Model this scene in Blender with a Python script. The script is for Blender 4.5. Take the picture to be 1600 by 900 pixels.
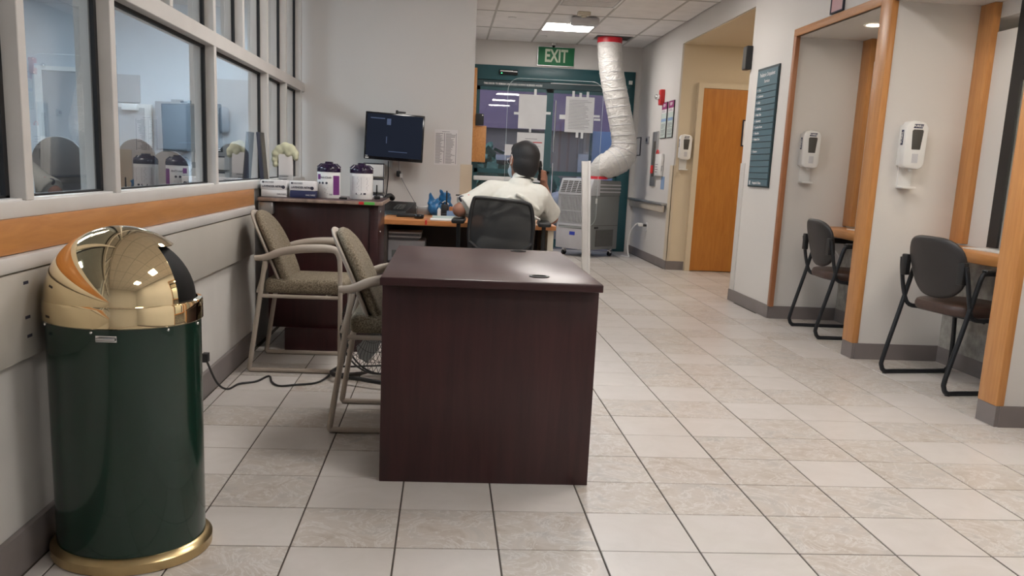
import bpy, bmesh, math, random
from mathutils import Vector, Matrix, Euler
random.seed(7)
PI = math.pi
for o in list(bpy.data.objects): bpy.data.objects.remove(o)
scn = bpy.context.scene
COL = scn.collection

# ------------------------------------------------------------ camera, world, exposure
cam_data = bpy.data.cameras.new('camera'); cam = bpy.data.objects.new('camera', cam_data); COL.objects.link(cam)
cam_data.sensor_width = 36; cam_data.lens = 1418.46*36/1600
cam_data.shift_x = (800-788.52)/1600; cam_data.shift_y = (542.78-450)/1600
cam_data.clip_start = .02; cam_data.clip_end = 200
def cam_rot(p, r, y):
    return Matrix.Rotation(y, 3, 'Z') @ Matrix.Rotation(p, 3, 'X') @ Matrix.Rotation(r, 3, 'Y')
CR = cam_rot(-.1953, -.0443, -.0716)          # columns: right, forward, up
right, fwd, up = CR.col[0], CR.col[1], CR.col[2]
cm = Matrix((right, up, -fwd)).transposed().to_4x4(); cm.translation = Vector((.1169, -2.5159, 1.1093))
cam.matrix_world = cm
scn.camera = cam
w = bpy.data.worlds.new('dusk_sky'); scn.world = w; w.use_nodes = True
bg = w.node_tree.nodes['Background']; bg.inputs[0].default_value = (.42, .44, .56, 1); bg.inputs[1].default_value = 1.0
scn.view_settings.view_transform = 'Standard'; scn.view_settings.look = 'None'
scn.view_settings.gamma = 1; scn.view_settings.use_curve_mapping = False
scn.view_settings.exposure = 1.42
LAMP = 11.0          # ceiling panels of this hall
LAMP_NEXT = 15.0      # panels of the room behind the glass

# ------------------------------------------------------------ materials
def new_mat(name):
    m = bpy.data.materials.new(name); m.use_nodes = True
    nt = m.node_tree; return m, nt, nt.nodes['Principled BSDF']
def ramp(nt, fac, stops):
    r = nt.nodes.new('ShaderNodeValToRGB'); el = r.color_ramp.elements
    while len(el) < len(stops): el.new(.5)
    for e, (p, c) in zip(el, stops): e.position = p; e.color = (*c, 1)
    nt.links.new(fac, r.inputs[0]); return r.outputs[0]
def coords(nt, scale=(1, 1, 1), kind='Object'):
    t = nt.nodes.new('ShaderNodeTexCoord'); mp = nt.nodes.new('ShaderNodeMapping')
    mp.inputs['Scale'].default_value = scale; nt.links.new(t.outputs[kind], mp.inputs[0]); return mp.outputs[0]
def noise(nt, vec, scale, detail=4, rough=.5, dist=0):
    n = nt.nodes.new('ShaderNodeTexNoise'); n.inputs['Scale'].default_value = scale
    n.inputs['Detail'].default_value = detail; n.inputs['Roughness'].default_value = rough; n.inputs['Distortion'].default_value = dist
    nt.links.new(vec, n.inputs['Vector']); return n.outputs['Fac']
def bump(nt, b, fac, strength, dist=.002):
    n = nt.nodes.new('ShaderNodeBump'); n.inputs['Strength'].default_value = strength; n.inputs['Distance'].default_value = dist
    nt.links.new(fac, n.inputs['Height']); nt.links.new(n.outputs[0], b.inputs['Normal'])
def plain(name, c, rough=.5, metal=0, var=.04, scale=6, spec=.5, bmp=0, bscale=80, coat=0):
    m, nt, b = new_mat(name); b.inputs['Roughness'].default_value = rough; b.inputs['Metallic'].default_value = metal
    b.inputs['Specular IOR Level'].default_value = spec; b.inputs['Coat Weight'].default_value = coat
    f = noise(nt, coords(nt), scale)
    lo = tuple(max(0, x*(1-var)) for x in c); hi = tuple(min(1, x*(1+var)) for x in c)
    nt.links.new(ramp(nt, f, [(.3, lo), (.7, hi)]), b.inputs['Base Color'])
    if bmp: bump(nt, b, noise(nt, coords(nt), bscale, 3), bmp)
    return m
def wood(name, lo, hi, scale=(14, 14, 1.2), rough=.4, spec=.4):
    m, nt, b = new_mat(name); v = coords(nt, scale)
    f = noise(nt, v, 3.0, 6, .6, .6)
    nt.links.new(ramp(nt, f, [(.3, lo), (.7, hi)]), b.inputs['Base Color'])
    b.inputs['Roughness'].default_value = rough; b.inputs['Specular IOR Level'].default_value = spec
    return m
def emit(name, c, s):
    m, nt, b = new_mat(name); b.inputs['Base Color'].default_value = (*c, 1)
    b.inputs['Emission Color'].default_value = (*c, 1); b.inputs['Emission Strength'].default_value = s; return m
def pane_glass(name, tint=(.93, .96, .97), gain=2.4, rough=.0):
    m = bpy.data.materials.new(name); m.use_nodes = True; nt = m.node_tree; nt.nodes.clear()
    out = nt.nodes.new('ShaderNodeOutputMaterial'); mix = nt.nodes.new('ShaderNodeMixShader')
    tr = nt.nodes.new('ShaderNodeBsdfTransparent'); tr.inputs[0].default_value = (*tint, 1)
    gl = nt.nodes.new('ShaderNodeBsdfGlossy'); gl.inputs['Roughness'].default_value = rough; gl.inputs[0].default_value = (1, 1, 1, 1)
    fr = nt.nodes.new('ShaderNodeFresnel'); fr.inputs[0].default_value = 1.5
    mu = nt.nodes.new('ShaderNodeMath'); mu.operation = 'MULTIPLY'; mu.use_clamp = True; mu.inputs[1].default_value = gain
    ge = nt.nodes.new('ShaderNodeNewGeometry'); inv = nt.nodes.new('ShaderNodeMath'); inv.operation = 'SUBTRACT'; inv.inputs[0].default_value = 1
    fm = nt.nodes.new('ShaderNodeMath'); fm.operation = 'MULTIPLY'
    nt.links.new(ge.outputs['Backfacing'], inv.inputs[1]); nt.links.new(fr.outputs[0], mu.inputs[0])
    nt.links.new(mu.outputs[0], fm.inputs[0]); nt.links.new(inv.outputs[0], fm.inputs[1]); nt.links.new(fm.outputs[0], mix.inputs[0])
    nt.links.new(tr.outputs[0], mix.inputs[1]); nt.links.new(gl.outputs[0], mix.inputs[2]); nt.links.new(mix.outputs[0], out.inputs[0])
    return m
def tile_mat():
    m, nt, b = new_mat('ceramic_tile')
    oi = nt.nodes.new('ShaderNodeObjectInfo'); ge = nt.nodes.new('ShaderNodeNewGeometry')
    ad = nt.nodes.new('ShaderNodeMath'); ad.operation = 'ADD'
    nt.links.new(oi.outputs['Random'], ad.inputs[0]); nt.links.new(ge.outputs['Random Per Island'], ad.inputs[1])
    fr = nt.nodes.new('ShaderNodeMath'); fr.operation = 'FRACT'; nt.links.new(ad.outputs[0], fr.inputs[0])
    sc = nt.nodes.new('ShaderNodeMath'); sc.operation = 'MULTIPLY'; sc.inputs[1].default_value = 57; nt.links.new(fr.outputs[0], sc.inputs[0])
    t = nt.nodes.new('ShaderNodeTexCoord'); va = nt.nodes.new('ShaderNodeVectorMath'); va.operation = 'ADD'
    cb = nt.nodes.new('ShaderNodeCombineXYZ'); nt.links.new(sc.outputs[0], cb.inputs[2]); nt.links.new(sc.outputs[0], cb.inputs[0])
    nt.links.new(t.outputs['Object'], va.inputs[0]); nt.links.new(cb.outputs[0], va.inputs[1])
    cloud = noise(nt, va.outputs[0], 6, 6, .6, 1.2)
    vein = noise(nt, va.outputs[0], 5.5, 7, .65, 2.2)
    base = ramp(nt, cloud, [(.3, (.40, .345, .295)), (.5, (.51, .465, .425)), (.7, (.41, .39, .37))])
    vr = ramp(nt, vein, [(.47, (0, 0, 0)), (.5, (1, 1, 1)), (.53, (0, 0, 0))])
    mx = nt.nodes.new('ShaderNodeMix'); mx.data_type = 'RGBA'; nt.links.new(vr, mx.inputs[0]); nt.links.new(base, mx.inputs[6]); mx.inputs[7].default_value = (.60, .575, .55, 1)
    # plain tiles against veined ones
    sel = nt.nodes.new('ShaderNodeMath'); sel.operation = 'GREATER_THAN'; sel.inputs[1].default_value = .5; nt.links.new(fr.outputs[0], sel.inputs[0])
    plainc = ramp(nt, cloud, [(.3, (.535, .50, .47)), (.7, (.585, .55, .525))])
    m2 = nt.nodes.new('ShaderNodeMix'); m2.data_type = 'RGBA'; nt.links.new(sel.outputs[0], m2.inputs[0]); nt.links.new(mx.outputs[2], m2.inputs[6]); nt.links.new(plainc, m2.inputs[7])
    nt.links.new(m2.outputs[2], b.inputs['Base Color'])
    b.inputs['Roughness'].default_value = .33; b.inputs['Specular IOR Level'].default_value = .45
    bump(nt, b, noise(nt, va.outputs[0], 14, 3), .12)
    return m
def fabric_mat():
    m, nt, b = new_mat('speckled_fabric'); v = coords(nt)
    a = noise(nt, v, 150, 4, .7); c = noise(nt, v, 9, 3)
    col = ramp(nt, a, [(.36, (.09, .07, .045)), (.5, (.19, .155, .105)), (.64, (.33, .28, .21))])
    nt.links.new(col, b.inputs['Base Color']); b.inputs['Roughness'].default_value = .9
    bump(nt, b, a, .5, .003); return m
def mesh_cloth_mat():
    m, nt, b = new_mat('black_mesh_cloth'); b.inputs['Base Color'].default_value = (.012, .013, .015, 1)
    b.inputs['Roughness'].default_value = .8; b.inputs['Alpha'].default_value = .95
    return m
M = {}
M['tile'] = tile_mat()
M['grout'] = plain('grout', (.075, .062, .052), .9)
M['wall'] = plain('white_wall_paint', (.64, .62, .60), .6, var=.015, scale=1.5, bmp=.15, bscale=120)
M['wallwarm'] = plain('warm_white_wall_paint', (.68, .655, .625), .6, var=.015, scale=1.5, bmp=.15, bscale=120)
M['cream'] = plain('cream_wall_paint', (.68, .57, .41), .6, var=.02, scale=2)
M['beige'] = plain('beige_corner_guard', (.62, .53, .40), .5)
M['lowwall'] = plain('off_white_wall_paint', (.60, .58, .55), .6, var=.05, scale=4)
M['bumper'] = plain('grey_bumper_laminate', (.47, .445, .40), .5, var=.03)
M['frame'] = plain('white_window_frame', (.62, .60, .58), .4)
M['gasket'] = plain('black_gasket', (.006, .006, .008), .7)
M['maple'] = wood('orange_maple', (.47, .20, .065), (.60, .29, .10), rough=.35)
M['mapleh'] = wood('orange_maple_lengthwise', (.45, .19, .055), (.58, .27, .09), (14, 1.2, 14), .35)
M['doorwood'] = wood('orange_door_wood', (.44, .16, .03), (.55, .225, .045), (7, 7, 1), .35)
M['redwood'] = wood('red_brown_wood', (.30, .115, .05), (.42, .18, .08), rough=.4)
M['base'] = plain('grey_vinyl_baseboard', (.20, .175, .17), .5, var=.06)
M['ctile'] = plain('ceiling_tile', (.82, .80, .79), .85, bmp=.3, bscale=250)
M['cgrid'] = plain('ceiling_grid', (.50, .48, .46), .6)
M['mahog'] = wood('dark_mahogany_laminate', (.024, .0058, .0068), (.046, .0125, .0135), (9, 9, .7), .32, .5)
M['mahogtop'] = wood('dark_mahogany_top', (.040, .016, .016), (.066, .028, .027), (1.5, 9, 9), .30, .6)
M['mahogedge'] = wood('dark_mahogany_edge', (.028, .009, .010), (.045, .014, .015), (1.5, 9, 9), .4, .4)
M['chip'] = plain('chipped_laminate_edge', (.28, .20, .16), .7, var=.4, scale=25)
M['brass'] = plain('polished_brass', (.86, .70, .44), .045, 1, var=.03)
M['brassdull'] = plain('dull_brass', (.55, .42, .22), .28, 1, var=.15, scale=10)
M['green'] = plain('dark_green_enamel', (.003, .024, .015), .2, var=.08, coat=.3)
M['chrome'] = plain('chrome', (.75, .75, .76), .12, 1)
M['black'] = plain('black_plastic', (.012, .012, .013), .45)
M['blackgloss'] = plain('glossy_black_plastic', (.008, .008, .01), .15)
M['flap'] = plain('matt_black_flap', (.006, .006, .006), .6, spec=.15)
M['darkmetal'] = plain('charcoal_steel', (.020, .022, .026), .4, .3)
M['vinyl'] = plain('brown_vinyl', (.060, .034, .027), .38, var=.15, scale=20)
M['shell'] = plain('dark_backrest_vinyl', (.028, .025, .025), .45, var=.1)
M['fabric'] = fabric_mat()
M['taupe'] = plain('taupe_painted_steel', (.40, .345, .29), .45)
M['mesh'] = mesh_cloth_mat()
M['teal'] = plain('teal_door_frame', (.020, .085, .10), .4, var=.06)
M['tealdark'] = plain('dark_teal_door_rail', (.012, .045, .055), .4)
M['glass'] = pane_glass('window_glass', gain=1.9)
M['doorglass'] = pane_glass('door_glass', (.80, .82, .84), 2.0)
M['acrylic'] = pane_glass('clear_acrylic', (.93, .945, .95), 1.0)
M['edgeglass'] = plain('polished_acrylic_edge', (.55, .62, .63), .3)
M['white'] = plain('white_plastic', (.72, .71, .69), .35)
M['whiter'] = plain('bright_white_plastic', (.78, .775, .76), .3)
M['paper'] = plain('white_paper', (.72, .70, .70), .8)
M['ink'] = plain('grey_ink', (.22, .21, .23), .8)
M['inkdark'] = plain('dark_ink', (.03, .03, .05), .7)
M['red'] = plain('red_plastic', (.55, .02, .02), .4)
M['redtape'] = plain('red_tape', (.60, .015, .03), .35)
M['hose'] = plain('white_quilted_hose', (.64, .625, .60), .35)
bump(M['hose'].node_tree, M['hose'].node_tree.nodes['Principled BSDF'], noise(M['hose'].node_tree, coords(M['hose'].node_tree, (1, 1, 1.6)), 9, 5, .6, 1.5), 1.0, .03)
M['acwhite'] = plain('pale_grey_plastic', (.55, .55, .58), .45)
M['acgrey'] = plain('grey_painted_steel', (.20, .21, .21), .5)
M['acdark'] = plain('dark_grille_steel', (.075, .07, .062), .6)
M['blue'] = plain('blue_badge', (.03, .06, .45), .4)
M['exitgreen'] = plain('exit_green', (.008, .16, .06), .5, coat=0)
M['exitglow'] = plain('pale_exit_lettering', (.55, .66, .50), .5)
M['sign'] = plain('teal_directory_sign', (.075, .145, .18), .4)
M['signdark'] = plain('dark_sign_frame', (.012, .03, .035), .4)
M['purple'] = plain('purple_print', (.17, .03, .19), .5)
M['purplelid'] = plain('dark_purple_lid', (.014, .005, .026), .22, coat=.1)
M['navy'] = plain('navy_print', (.015, .02, .075), .6)
M['magenta'] = plain('magenta_print', (.28, .015, .14), .5)
M['lightblue'] = plain('light_blue_print', (.22, .33, .52), .6)
M['palegreen'] = plain('pale_green_print', (.50, .58, .54), .6)
M['skin'] = plain('skin', (.30, .135, .085), .5, var=.1, scale=20)
M['hair'] = plain('black_hair', (.007, .006, .007), .6, bmp=.6, bscale=300)
M['shirt'] = plain('white_uniform_shirt', (.66, .655, .60), .8, var=.03, bmp=.5, bscale=14)
M['trouser'] = plain('dark_trousers', (.02, .022, .035), .8)
M['mask'] = plain('pale_blue_mask', (.45, .60, .68), .8)
M['yellow'] = plain('yellow_paper_gown', (.62, .62, .44), .8, bmp=.6, bscale=40)
M['yellow2'] = plain('yellow_note', (.75, .60, .06), .7)
M['bluebag'] = plain('blue_plastic', (.02, .13, .30), .3, var=.35, scale=30, bmp=1.0, bscale=40)
M['pink'] = plain('pink_sign_print', (.55, .30, .32), .5)
M['stone'] = plain('mottled_grey_laminate', (.30, .285, .26), .6, var=.35, scale=14)
M['steel'] = plain('brushed_steel', (.42, .42, .42), .35, .8)
M['creamplastic'] = plain('cream_plastic', (.60, .56, .46), .5)
M['handrail'] = plain('beige_handrail', (.50, .45, .38), .45)
M['deskorange'] = wood('orange_desk_laminate', (.48, .18, .06), (.58, .25, .09), (1.2, 14, 14), .4)
M['browndark'] = plain('dark_brown_panel', (.055, .04, .034), .6)
M['greendot'] = plain('green_tape', (.10, .45, .08), .5)
M['lamp'] = emit('lit_diffuser', (1, .95, .905), LAMP)
M['lampcool'] = emit('cool_lit_diffuser', (.78, .90, 1), LAMP_NEXT)
M['spot'] = emit('downlight_lamp', (1, .84, .66), 30)
M['led'] = emit('green_led', (.05, 1, .2), 2)
M['screen'] = emit('dim_screen', (.006, .008, .014), .5); M['screen'].node_tree.nodes['Principled BSDF'].inputs['Specular IOR Level'].default_value = .05
M['coolwall'] = plain('cool_white_wall', (.60, .65, .70), .6, var=.02)
M['greypanel'] = plain('grey_door_panel', (.40, .41, .43), .5)
M['bluegrey'] = plain('blue_grey_cabinet', (.24, .27, .31), .5)
M['asphalt'] = plain('asphalt', (.06, .055, .06), .9)
M['leaf'] = plain('dark_green_leaf', (.05, .17, .13), .7, var=.4, scale=9)
M['facade'] = plain('purple_grey_facade', (.23, .17, .25), .8)
M['facade2'] = plain('blue_grey_facade', (.27, .28, .36), .8)
M['carpaint'] = plain('silver_car_paint', (.25, .26, .28), .3, .5)
M['carpet'] = plain('grey_carpet', (.12, .12, .125), .95)

# ------------------------------------------------------------ mesh helpers
class MB:
    def __init__(s): s.bm = bmesh.new()
    def _new(s, before): return [v for v in s.bm.verts if v.index == -1 or v not in before]
    def box(s, x0, x1, y0, y1, z0, z1, bev=0, mtx=None, seg=2):
        bm = bmesh.new(); r = bmesh.ops.create_cube(bm, size=1)
        bmesh.ops.scale(bm, vec=(x1-x0, y1-y0, z1-z0), verts=bm.verts)
        bmesh.ops.translate(bm, vec=((x0+x1)/2, (y0+y1)/2, (z0+z1)/2), verts=bm.verts)
        if bev: bmesh.ops.bevel(bm, geom=bm.edges[:], offset=bev, segments=seg, affect='EDGES', profile=.5)
        return s.add(bm, mtx)
    def add(s, bm, mtx=None):
        if mtx is not None: bm.transform(mtx)
        me = bpy.data.meshes.new('t'); bm.to_mesh(me); bm.free(); s.bm.from_mesh(me); bpy.data.meshes.remove(me); return s
    def addmesh(s, me): s.bm.from_mesh(me); return s
    def cyl(s, p0, p1, r0, r1=None, n=16, cap=True):
        p0, p1 = Vector(p0), Vector(p1); r1 = r0 if r1 is None else r1; d = p1-p0
        bm = bmesh.new(); bmesh.ops.create_cone(bm, cap_ends=cap, segments=n, radius1=r0, radius2=r1, depth=d.length)
        m = Matrix.Translation((p0+p1)/2) @ d.to_track_quat('Z', 'Y').to_matrix().to_4x4(); return s.add(bm, m)
    def ell(s, c, r, n=16, mtx=None):
        if not hasattr(r, '__len__'): r = (r, r, r)
        bm = bmesh.new(); bmesh.ops.create_uvsphere(bm, u_segments=n, v_segments=max(6, n*2//3), radius=1)
        m = Matrix.Translation(c) @ (mtx.to_4x4() if mtx else Matrix()) @ Matrix.Diagonal((*r, 1)); return s.add(bm, m)
    def capsule(s, a, ra, b, rb, n=14):
        s.cyl(a, b, ra, rb, n); s.ell(a, ra, n); s.ell(b, rb, n); return s
    def lathe(s, prof, n=32, c=(0, 0, 0), a0=0, a1=2*PI):
        bm = bmesh.new(); full = abs(a1-a0-2*PI) < 1e-6; k = n if full else n+1; rings = []
        for r, z in prof:
            rings.append([bm.verts.new((c[0]+max(r, 1e-5)*math.cos(a0+(a1-a0)*i/n), c[1]+max(r, 1e-5)*math.sin(a0+(a1-a0)*i/n), c[2]+z)) for i in range(k)])
        for A, B in zip(rings, rings[1:]):
            for i in range(n):
                j = (i+1) % k; bm.faces.new((A[i], A[j], B[j], B[i]))
        bmesh.ops.remove_doubles(bm, verts=bm.verts, dist=2e-5)
        return s.add(bm)
    def tube(s, pts, r, n=8, closed=False, flat=None):
        pts = [Vector(p) for p in pts]; N = len(pts); bm = bmesh.new(); rings = []
        R = r if hasattr(r, '__len__') else [r]*N
        prev = None
        for i, p in enumerate(pts):
            a = pts[(i-1) % N] if (closed or i) else p; b = pts[(i+1) % N] if (closed or i < N-1) else p
            t = (b-a).normalized()
            if prev is None: u = t.orthogonal().normalized()
            else:
                u = prev-t*prev.dot(t); u = u.normalized() if u.length > 1e-6 else t.orthogonal().normalized()
            prev = u; v = t.cross(u)
            rings.append([bm.verts.new(p+(u*math.cos(2*PI*k/n)+v*math.sin(2*PI*k/n))*R[i]) for k in range(n)])
        for i in range(N if closed else N-1):
            A, B = rings[i], rings[(i+1) % N]
            for k in range(n): bm.faces.new((A[k], A[(k+1) % n], B[(k+1) % n], B[k]))
        if not closed: bm.faces.new(rings[0][::-1]); bm.faces.new(rings[-1])
        return s.add(bm)
    def prism(s, poly, a, b, axis='z', bev=0):
        bm = bmesh.new()
        def P(u, v, w): return {'z': (u, v, w), 'y': (u, w, v), 'x': (w, u, v)}[axis]
        A = [bm.verts.new(P(u, v, a)) for u, v in poly]; B = [bm.verts.new(P(u, v, b)) for u, v in poly]; n = len(poly)
        bm.faces.new(A); bm.faces.new(B[::-1])
        for i in range(n): bm.faces.new((A[i], B[i], B[(i+1) % n], A[(i+1) % n]))
        bmesh.ops.recalc_face_normals(bm, faces=bm.faces[:])
        if bev:
            es = [e for e in bm.edges if len(e.link_faces) == 2 and e.calc_face_angle(0) > .8]
            bmesh.ops.bevel(bm, geom=es, offset=bev, segments=2, affect='EDGES', profile=.5)
        return s.add(bm)
def pillow(outline, mapf, th, p=6, rings=8):
    """closed padded panel: outline [(u, v)], mapf(u, v) -> Vector on the middle sheet, pad along x"""
    bm = bmesh.new(); n = len(outline); cu = sum(o[0] for o in outline)/n; cv = sum(o[1] for o in outline)/n
    rs = [math.sin(PI/2*k/rings) for k in range(1, rings+1)]; sides = []
    for sg in (1, -1):
        c = bm.verts.new(mapf(cu, cv)+Vector((sg*th/2, 0, 0))); R_ = []
        for r in rs:
            if r > .9999 and sides: R_.append(sides[0][1][-1]); continue
            t_ = th/2*max(0, 1-r**p)**.5
            R_.append([bm.verts.new(mapf(cu+(u-cu)*r, cv+(v-cv)*r)+Vector((sg*t_, 0, 0))) for u, v in outline])
        sides.append((c, R_))
    for c, R_ in sides:
        for i in range(n): bm.faces.new((c, R_[0][i], R_[0][(i+1) % n]))
        for A, B in zip(R_, R_[1:]):
            for i in range(n): bm.faces.new((A[i], A[(i+1) % n], B[(i+1) % n], B[i]))
    return MB().add(bm)
def roundshape(ntop, nbot, vc=.5, n=48):
    out = []
    for k in range(n):
        a = 2*PI*k/n; ca, sa = math.cos(a), math.sin(a); e = 2/(ntop if sa > 0 else nbot)
        out.append((abs(ca)**e*(1 if ca > 0 else -1), vc+(1-vc)*abs(sa)**e if sa > 0 else vc-vc*abs(sa)**e))
    return out
def smoothpath(pts, k=6, closed=False):
    P = [Vector(p) for p in pts]; N = len(P); out = []
    for i in range(N if closed else N-1):
        g = lambda j: P[j % N] if closed else P[max(0, min(N-1, j))]
        a, b, c, d = g(i-1), g(i), g(i+1), g(i+2)
        for q in range(k):
            t = q/k; out.append(.5*((2*b)+(-a+c)*t+(2*a-5*b+4*c-d)*t*t+(-a+3*b-3*c+d)*t**3))
    if not closed: out.append(P[-1])
    return out
def finish(mb, name, mat, ang=.6, recalc=True):
    bm = mb.bm
    if recalc: bmesh.ops.recalc_face_normals(bm, faces=bm.faces[:])
    for f in bm.faces: f.smooth = True
    for e in bm.edges:
        if len(e.link_faces) != 2 or e.calc_face_angle(0) > ang: e.smooth = False
    me = bpy.data.meshes.new(name); bm.to_mesh(me); bm.free()
    if mat: me.materials.append(mat)
    return me
def obj(name, mb, mat, parent=None, loc=None, ang=.6, label=None, recalc=True):
    me = mb if isinstance(mb, bpy.types.Mesh) else finish(mb, name, mat, ang, recalc)
    o = bpy.data.objects.new(name, me); COL.objects.link(o)
    if parent: o.parent = parent
    if loc is not None: o.location = loc
    if label: o['label'] = label
    return o
def struct(name, mb, mat): o = obj(name, mb, mat); o['kind'] = 'structure'; return o
def tag(o, label, cat, group=None):
    o['label'] = label; o['category'] = cat
    if group: o['group'] = group
    return o
def thing(name, label, cat, loc=(0, 0, 0), rz=0, group=None, frame=None):
    o = bpy.data.objects.new(name, None); COL.objects.link(o); o.empty_display_size = .1
    if frame: o.matrix_world = frame_m(*frame)
    else: o.location = loc; o.rotation_euler = (0, 0, rz)
    return tag(o, label, cat, group)
def frame_m(side, a, b, z=None):
    """local axes: x to the viewer's right, y up, z out of the wall"""
    if side == 'R':   # wall facing -x ; a = x plane, b = y, z
        r, u, n = Vector((0, -1, 0)), Vector((0, 0, 1)), Vector((-1, 0, 0))
    else:             # wall facing -y ; a = x, b = y plane
        r, u, n = Vector((1, 0, 0)), Vector((0, 0, 1)), Vector((0, -1, 0))
    m = Matrix((r, u, n)).transposed().to_4x4(); m.translation = Vector((a, b, z)); return m
def copy_tree(o, parent=None):
    c = o.copy(); COL.objects.link(c); c.parent = parent
    for ch in list(o.children): copy_tree(ch, c)
    return c
def text_mb(s, size, mtx=None, depth=.0006, align='CENTER', bold=0, sx=1):
    cu = bpy.data.curves.new('t', 'FONT'); cu.body = s; cu.size = size; cu.align_x = align; cu.align_y = 'CENTER'; cu.extrude = depth; cu.offset = bold; cu.resolution_u = 2
    t = bpy.data.objects.new('t', cu); COL.objects.link(t); bpy.context.view_layer.update()
    me = bpy.data.meshes.new_from_object(t.evaluated_get(bpy.context.evaluated_depsgraph_get()))
    bpy.data.objects.remove(t); bpy.data.curves.remove(cu)
    m = Matrix.Diagonal((sx, 1, 1, 1)); me.transform((mtx @ m) if mtx else m)
    mb = MB(); mb.addmesh(me); bpy.data.meshes.remove(me); return mb
def text(name, s, size, x, y, z, mat, parent, align='CENTER', bold=0, sx=1, rot=0, label=None):
    mtx = Matrix.Translation((x, y, z)) @ Matrix.Rotation(rot, 4, 'Z')
    return obj(name, text_mb(s, size, mtx, align=align, bold=bold, sx=sx), mat, parent, label=label)
def lines(x0, x1, ys, h, z, jit=.3):
    mb = MB()
    for y in ys: mb.box(x0, x1-(x1-x0)*jit*random.random(), y-h/2, y+h/2, z, z+.0005)
    return mb
def remeshed(mb, voxel, smooth=6, ang=PI):
    me = finish(mb, 'r', None, recalc=False); o = bpy.data.objects.new('r', me); COL.objects.link(o)
    r = o.modifiers.new('r', 'REMESH'); r.mode = 'VOXEL'; r.voxel_size = voxel
    s = o.modifiers.new('s', 'SMOOTH'); s.factor = .5; s.iterations = smooth
    bpy.context.view_layer.update()
    out = bpy.data.meshes.new_from_object(o.evaluated_get(bpy.context.evaluated_depsgraph_get()))
    bpy.data.objects.remove(o); bpy.data.meshes.remove(me)
    for p in out.polygons: p.use_smooth = True
    return out
def withmat(me, mat, name): me.name = name; me.materials.clear(); me.materials.append(mat); return me
# ============================================================ STRUCTURE
XL, XR, YF, YB, H = -.965, 2.77, 10.4, -5.0, 2.81
T = .305
def inframe(x, y, z=0):
    p = CR.transposed() @ (Vector((x, y, z))-Vector((.1169, -2.5159, 1.1093)))
    if p[1] < .3: return False
    u = 788.52+1418.46*p[0]/p[1]; v = 542.78-1418.46*p[2]/p[1]
    return -60 < u < 1660 and -60 < v < 960
floor = struct('floor', MB().box(-6.2, 5.2, YB-.2, YF+.1, -.12, -.003), M['grout'])
cells = []
for i in range(-4, 16):
    for j in range(-17, 35):
        x0, x1, y0, y1 = i*T, (i+1)*T, j*T, (j+1)*T
        xm = XR
        for a, b, q in ((4.64, 3.2, 3.33), (3.06, 1.64, 3.33), (1.5, .08, 3.33), (8.17, 5.68, 4.6)):
            if y0 < a-.02 and y1 > b+.02: xm = max(xm, q)
        xa, xb, ya, yb = max(x0, XL), min(x1, xm), max(y0, YB), min(y1, YF)
        if xb-xa > .03 and yb-ya > .03: cells.append((xa, xb, ya, yb))
def tile_box(xa, xb, ya, yb, mb):
    g = .0028; return mb.box(xa+g, xb-g, ya+g, yb-g, -.008, 0, bev=.0012, seg=1)
vis = [c for c in cells if inframe((c[0]+c[1])/2, (c[2]+c[3])/2)]
vis.sort(key=lambda c: ((c[0]+c[1])/2-.117)**2+((c[2]+c[3])/2+2.516)**2)
vis = vis[:298]; vs = set(vis)
full = finish(tile_box(-T/2, T/2, -T/2, T/2, MB()), 'floor_tile', M['tile'], ang=.5)
for c in vis:
    cx, cy = (c[0]+c[1])/2, (c[2]+c[3])/2
    if abs(c[1]-c[0]-T) < 1e-4 and abs(c[3]-c[2]-T) < 1e-4:
        o = obj('floor_tile', full, None, floor, (cx, cy, random.uniform(-.0004, .0002)))
    else:
        o = obj('floor_tile', tile_box(c[0]-cx, c[1]-cx, c[2]-cy, c[3]-cy, MB()), M['tile'], floor, (cx, cy, 0), ang=.5)
rest = MB()
for c in cells:
    if c not in vs:
        g = .0028; b = bmesh.new(); bmesh.ops.create_cube(b, size=1)
        bmesh.ops.scale(b, vec=(c[1]-c[0]-2*g, c[3]-c[2]-2*g, .008), verts=b.verts); bmesh.ops.translate(b, vec=((c[0]+c[1])/2, (c[2]+c[3])/2, -.004), verts=b.verts)
        rest.add(b)
o = obj('floor_tiles_beyond', rest, M['tile'], floor); o['kind'] = 'stuff'

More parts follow.
